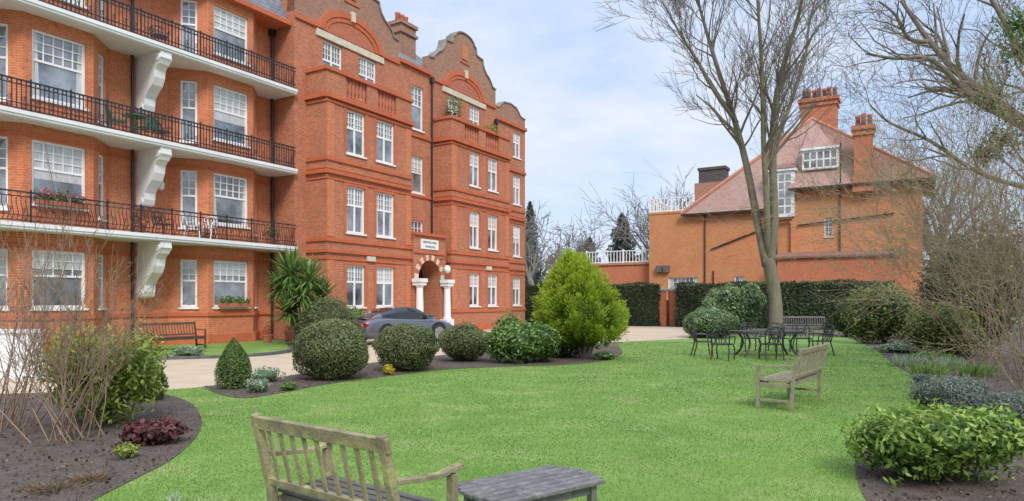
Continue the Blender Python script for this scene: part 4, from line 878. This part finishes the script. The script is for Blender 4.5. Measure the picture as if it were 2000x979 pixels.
mb = MB(); mb.beam((-.34, -.19, .4), (.34, -.19, .4), .025, .06); mb.beam((-.34, .19, .4), (.34, .19, .4), .025, .06); mb.beam((-.34, -.17, .4), (-.34, .17, .4), .025, .06); mb.beam((.34, -.17, .4), (.34, .17, .4), .025, .06); mb.build('apron', M['tabletop'], t)
for sx in (-1, 1):
    for sy in (-1, 1): mb = MB(); mb.beam((sx * .34, sy * .2, 0), (sx * .34, sy * .2, .43), .045, .045, (0, 1, 0)); mb.build('leg', M['tabletop'], t)
def metal_chair(name, label, m, loc, rz, group, fine=True):
    r = thing(name, label, 'chair', loc, rz, group); mb = MB()
    pr = [(.25 * abs(math.cos(a)) ** .6 * (1 if math.cos(a) > 0 else -1), .24 * abs(math.sin(a)) ** .6 * (1 if math.sin(a) > 0 else -1)) for a in [2 * math.pi * k / 20 for k in range(20)]]
    mb.prism(pr, lambda a, b, t: (a, b, .42 + .03 * t)); mb.build('seat', m, r)
    mb = MB(); B = [(-.23, -.2, .43), (-.25, -.24, .62), (-.25, -.28, .78), (-.16, -.31, .88), (0, -.32, .91), (.16, -.31, .88), (.25, -.28, .78), (.25, -.24, .62), (.23, -.2, .43)]
    mb.tube(cr(B, 3), .019, 6)
    def arc(x0, z0, x1, z1, x2, z2): mb.tube([(x, -.2 - .25 * (z - .43), z) for x, z in [((1 - t) ** 2 * x0 + 2 * t * (1 - t) * x1 + t * t * x2, (1 - t) ** 2 * z0 + 2 * t * (1 - t) * z1 + t * t * z2) for t in [k / 6 for k in range(7)]]], .013, 5)
    for s in (-1, 1):
        arc(s * .2, .45, 0, .62, s * .17, .86); arc(s * .08, .45, s * .26, .64, s * .05, .88); arc(s * .02, .46, s * .05, .7, s * .24, .74)
    mb.tube([(.07 * math.cos(k * .628), -.255, .66 + .09 * math.sin(k * .628)) for k in range(11)], .013, 5); mb.build('backrest', m, r)
    for s in (-1, 1):
        mb = MB(); mb.tube(cr([(s * .25, -.24, .64), (s * .29, -.05, .655), (s * .29, .12, .645), (s * .27, .2, .58), (s * .25, .2, .44)], 3), .017, 6); mb.build('armrest', m, r)
        mb = MB(); mb.tube(cr([(s * .22, .2, .43), (s * .25, .23, .25), (s * .23, .25, 0)], 3), .019, 6); mb.build('leg', m, r)
        mb = MB(); mb.tube(cr([(s * .21, -.19, .43), (s * .24, -.23, .25), (s * .24, -.3, 0)], 3), .019, 6); mb.build('leg', m, r)
    return r
TC = PX(1497, 20.3); t = thing('dining_table', 'dark oval cast metal dining table on the far lawn', 'table', TC); mb = MB()
el = [(1.12 * math.cos(2 * math.pi * k / 32), .62 * math.sin(2 * math.pi * k / 32)) for k in range(32)]
mb.prism(el, lambda a, b, t: (a, b, .715 + .025 * t)); mb.tube([(a * .99, b * .99, .69) for a, b in el] + [(el[0][0] * .99, 0, .69)], .02, 6); mb.build('table_top', M['castiron'], t)
for sx in (-1, 1):
    for sy in (-1, 1): mb = MB(); mb.tube(cr([(sx * .75, sy * .38, .7), (sx * .6, sy * .3, .45), (sx * .65, sy * .32, .2), (sx * .8, sy * .42, 0)], 3), .028, 7); mb.build('leg', M['castiron'], t)
GM = 'dark metal chairs round the oval table'
ch0 = None
for (px, Y, rz, l) in ((1506, 18.9, 0, 'dark metal chair at the near side of the oval table, back to the camera'), (1412, 18.9, -35, 'dark metal chair at the near left corner of the oval table'), (1372, 20.2, -95, 'dark metal chair at the left end of the oval table'), (1602, 20.4, 95, 'dark metal chair at the right end of the oval table, near the bench'), (1466, 22.0, 178, 'dark metal chair at the far side of the oval table, left of the trunk'), (1522, 22.0, 183, 'dark metal chair at the far side of the oval table, in line with the trunk'), (1568, 21.9, 170, 'dark metal chair at the far right of the oval table')):
    if ch0 is None: ch0 = metal_chair('metal_chair', l, M['castiron'], PX(px, Y), math.radians(rz), GM)
    else: dup(ch0, PX(px, Y), math.radians(rz), l, GM)
# balcony furniture
def bchair(l, m, x, y, z, rz): return metal_chair('balcony_chair', l, m, BW(x, y, z), TH + math.radians(rz), 'chairs on the balconies')
bchair('black metal chair on the middle balcony right of the bracket', M['iron'], -6.4, 1.5, FL[1], 200); bchair('green metal chair on the middle balcony left of the green table', M['greenmetal'], -8.05, 1.4, FL[1], 250)
bchair('second green metal chair on the middle balcony, right of the green table', M['greenmetal'], -7.0, 1.45, FL[1], 110); bchair('black metal chair on the top balcony', M['iron'], -6.5, 1.5, FL[2], 160)
bchair('white metal chair on the lowest balcony, the left one of the pair', M['whitemetal'], -5.3, 1.35, FL[0], 230); bchair('second white metal chair on the lowest balcony, facing the first', M['whitemetal'], -4.75, 1.3, FL[0], 120); bchair('black metal chair on the lowest balcony above the bracket', M['iron'], -6.35, 1.5, FL[0], 190)
p = BW(-7.5, 1.35, FL[1]); t = thing('balcony_table', 'small round green metal table on the middle balcony', 'table', p); mb = MB(); mb.lathe([(.36, .70), (.37, .715), (.36, .73)], (0, 0, 0), 20); mb.build('table_top', M['greenmetal'], t)
for k in range(3): a = k * 2.094; mb = MB(); mb.tube([(.1 * math.cos(a), .1 * math.sin(a), .7), (.02 * math.cos(a), .02 * math.sin(a), .4), (.28 * math.cos(a), .28 * math.sin(a), 0)], .015, 6); mb.build('leg', M['greenmetal'], t)
def pot(label, loc, r, h, fh, fr, m, n, leaf=.05, pm=M['terra'], grp=None):
    t = thing('potted_plant', label, 'potted plant', loc, 0, grp); mb = MB(); mb.lathe([(r * .7, 0), (r, h * .85), (r * 1.1, h * .86), (r * 1.1, h), (r * .9, h)], (0, 0, 0), 14); mb.build('pot', pm, t, False)
    a = ell_pts(n, (0, 0, h + fh * .45), (fr, fr, fh * .55), .6, .25, RN.randint(0, 999), h * .8); leafmesh('foliage', a[0], a[1], leaf, leaf * .4, a[2], m, t)
    return t
pot('terracotta pot with a dry twiggy plant near the wall below the bay window', BW(-2.9, .2), .2, .32, .4, .22, M['L_tan'], 160, .06)
pot('terracotta pot in the wall corner below the drainpipe', BW(-1.1, 1.0), .22, .4, .3, .2, M['L_dark'], 120, .07, M['terra'])
pot('pot of trailing green plants at the right end of the lowest balcony', BW(-1.7, 1.4, FL[0]), .24, .3, .5, .35, M['L_laurel'], 350, .08)
pot('terracotta pot on the lowest balcony left of the bracket', BW(-7.3, 1.35, FL[0]), .18, .34, .6, .28, M['L_tan'], 180, .08)
pot('tall bushy evergreen on the second gable parapet, left end', BW(9.8, .45, 10.55), .3, .8, 1.7, .55, M['L_olive'], 900, .12)
pot('yellow green shrub on the second gable parapet, right end', BW(13.6, .5, 10.55), .3, .8, .9, .6, M['L_gold'], 600, .12)
def wbox(label, x0, x1, y, z, m, fl):
    t = thing('window_box', label, 'window box', BW((x0 + x1) / 2, y, z), TH); L = x1 - x0; mb = MB(); mb.box(-L / 2, L / 2, -.1, .1, 0, .16); mb.build('trough', M['terra'], t)
    n = 420; leafmesh('foliage', np.stack([NR.uniform(-L / 2, L / 2, n), NR.normal(0, .08, n), .16 + np.abs(NR.normal(0, .11, n))], 1), NR.normal(size=(n, 3)), .09, .06, NR.random(n), m, t)
    if fl: k = 150; tag(leafmesh('flowers', np.stack([NR.uniform(-L / 2, L / 2, k), NR.normal(-.06, .09, k), .24 + np.abs(NR.normal(0, .08, k))], 1), NR.normal(size=(k, 3)) + np.array([0, -1, .5]), .09, .09, NR.random(k), M['pink'], t), kind='stuff')
wbox('window box of pink flowers on the first floor sill at the left', -10.45, -9.05, 1.46, 4.6, M['L_laurel'], True); wbox('window box of green plants on the ground floor sill right of the brown bench', -4.1, -2.75, 1.46, 1.4, M['L_laurel'], False)
# ---------------------------------------------------------------- low white wall at far left
t = thing('low_wall', 'low white wall glimpsed behind the bare stems at the far left', 'wall', PX(62, 14.2), math.radians(180 - 6)); mb = MB(); mb.box(0, 4, -.3, 0, 0, .95); mb.build('rendering', M['white'], t); mb = MB(); mb.box(-.05, 4.05, -.35, .05, .95, 1.02); mb.build('coping', M['white'], t)

# ---------------------------------------------------------------- parked car
car = thing('parked_car', 'dark grey sports coupe parked on the drive by the porch', 'car', (-4.38, 27.0, .0), math.radians(47)); car.scale = (1.04, 1.04, 1.1)
st = [(-2.2, .66, .74, .32), (-2.12, .80, .84, .26), (-1.9, .88, .88, .22), (-1.5, .92, .93, .2), (-.9, .885, .90, .2), (0, .87, .87, .2), (.8, .875, .86, .2), (1.3, .90, .83, .2), (1.75, .86, .74, .2), (2.05, .76, .62, .22), (2.2, .6, .5, .27)]
mb = MB(); rows = []
for x, w_, zt, zb in st:
    hp = [(0, zb), (w_ * .85, zb), (w_ * .97, zb + .07), (w_, zb + .3 * (zt - zb)), (w_ * .985, zb + .62 * (zt - zb)), (w_ * .92, zt - .05), (w_ * .78, zt), (0, zt + .025)]
    rows.append([(x, y, z) for y, z in hp] + [(x, -y, z) for y, z in hp[-2:0:-1]])
n = len(rows[0]); vs = [v for r_ in rows for v in r_]; fs = [(i * n + k, i * n + (k + 1) % n, (i + 1) * n + (k + 1) % n, (i + 1) * n + k) for i in range(len(rows) - 1) for k in range(n)] + [tuple(range(n)), tuple((len(rows) - 1) * n + k for k in range(n - 1, -1, -1))]
mb.add(vs, fs); body = mb.build('body', M['carpaint'], car, True); sm = body.modifiers.new('sub', 'SUBSURF'); sm.levels = 2; sm.render_levels = 2
mb = MB(); gs = [(-1.85, .90, .60, .5), (-1.35, 1.10, .68, .5), (-.75, 1.26, .73, .53), (-.2, 1.31, .74, .55), (.25, 1.28, .74, .54), (.7, 1.10, .74, .54), (1.15, .87, .70, .56)]
rows = [[(x, wb, .82), (x, wb * .5 + wt * .5 + .03, .82 + (z - .82) * .6), (x, wt, z - .035), (x, 0, z), (x, -wt, z - .035), (x, -wb * .5 - wt * .5 - .03, .82 + (z - .82) * .6), (x, -wb, .82)] for x, z, wb, wt in gs]
for i in range(len(gs) - 1):
    for k in range(6):
        side = k in (0, 1, 4, 5); mb.cur = 1 if (side and 1 <= i <= 4) or (not side and i in (1, 4, 5)) else 0
        o_ = len(mb.v); mb.v += [rows[i][k], rows[i][k + 1], rows[i + 1][k + 1], rows[i + 1][k]]; mb.f.append((o_, o_ + 1, o_ + 2, o_ + 3)); mb.mi.append(mb.cur)
mb.build('cabin', [M['carpaint'], M['carglass']], car)
for sx in (-1.3, 1.12):
    for sy in (-1, 1):
        mb = MB(); y = sy * .80; prof = [(.23, -.12), (.31, -.12), (.33, -.09), (.33, .09), (.31, .12), (.23, .12)]; mb.lathe(prof, (sx, y, .33), 24, 'y'); wv = mb.build('wheel', M['rubber'], car, True)
        mb = MB(); mb.lathe([(.22, -.123), (.235, -.126), (.235, .126), (.22, .123)], (sx, y, .33), 20, 'y')
        for k in range(5): a = k * 1.2566; mb.beam((sx + .04 * math.cos(a), y + sy * .13, .33 + .04 * math.sin(a)), (sx + .21 * math.cos(a), y + sy * .128, .33 + .21 * math.sin(a)), .05, .02, (0, 1, 0))
        mb.build('rim', M['alloy'], wv)
        mb = MB(); pp = [(sx + .40 * math.cos(math.pi * k / 12), .33 + .40 * math.sin(math.pi * k / 12)) for k in range(13)]
        mb.prism(pp, lambda a, b, t: (a, sy * (.87 + .035 * t) if sx < 0 else sy * (.86 + .035 * t), b)); mb.build('wheel_arch', M['rubber'], car)
for sy in (-1, 1):
    mb = MB(); mb.box(-2.17, -2.02, min(sy * .42, sy * .8), max(sy * .42, sy * .8), .64, .75); mb.build('tail_light', M['red'], car, bevel=.02)
    mb = MB(); mb.lathe([(.02, -.05), (.09, -.03), (.11, 0), (.09, .03)], (1.86, sy * .6, .68), 12, 'y'); mb.build('headlight', M['lens'], car, True)
    mb = MB(); mb.box(.62, .76, min(sy * .84, sy * 1.02), max(sy * .84, sy * 1.02), .90, 1.02); mb.build('wing_mirror', M['carpaint'], car, bevel=.03)
mb = MB(); mb.box(-2.225, -2.20, -.27, .27, .47, .58); pl = mb.build('number_plate', M['plate'], car)
mb = MB(); mb.box(-2.25, -2.08, -.7, .7, .30, .40); mb.build('rear_valance', M['rubber'], car, bevel=.02)
mb = MB(); mb.beam((-1.95, -.55, .93), (-1.95, .55, .93), .22, .03); mb.build('spoiler', M['carpaint'], car, bevel=.01)
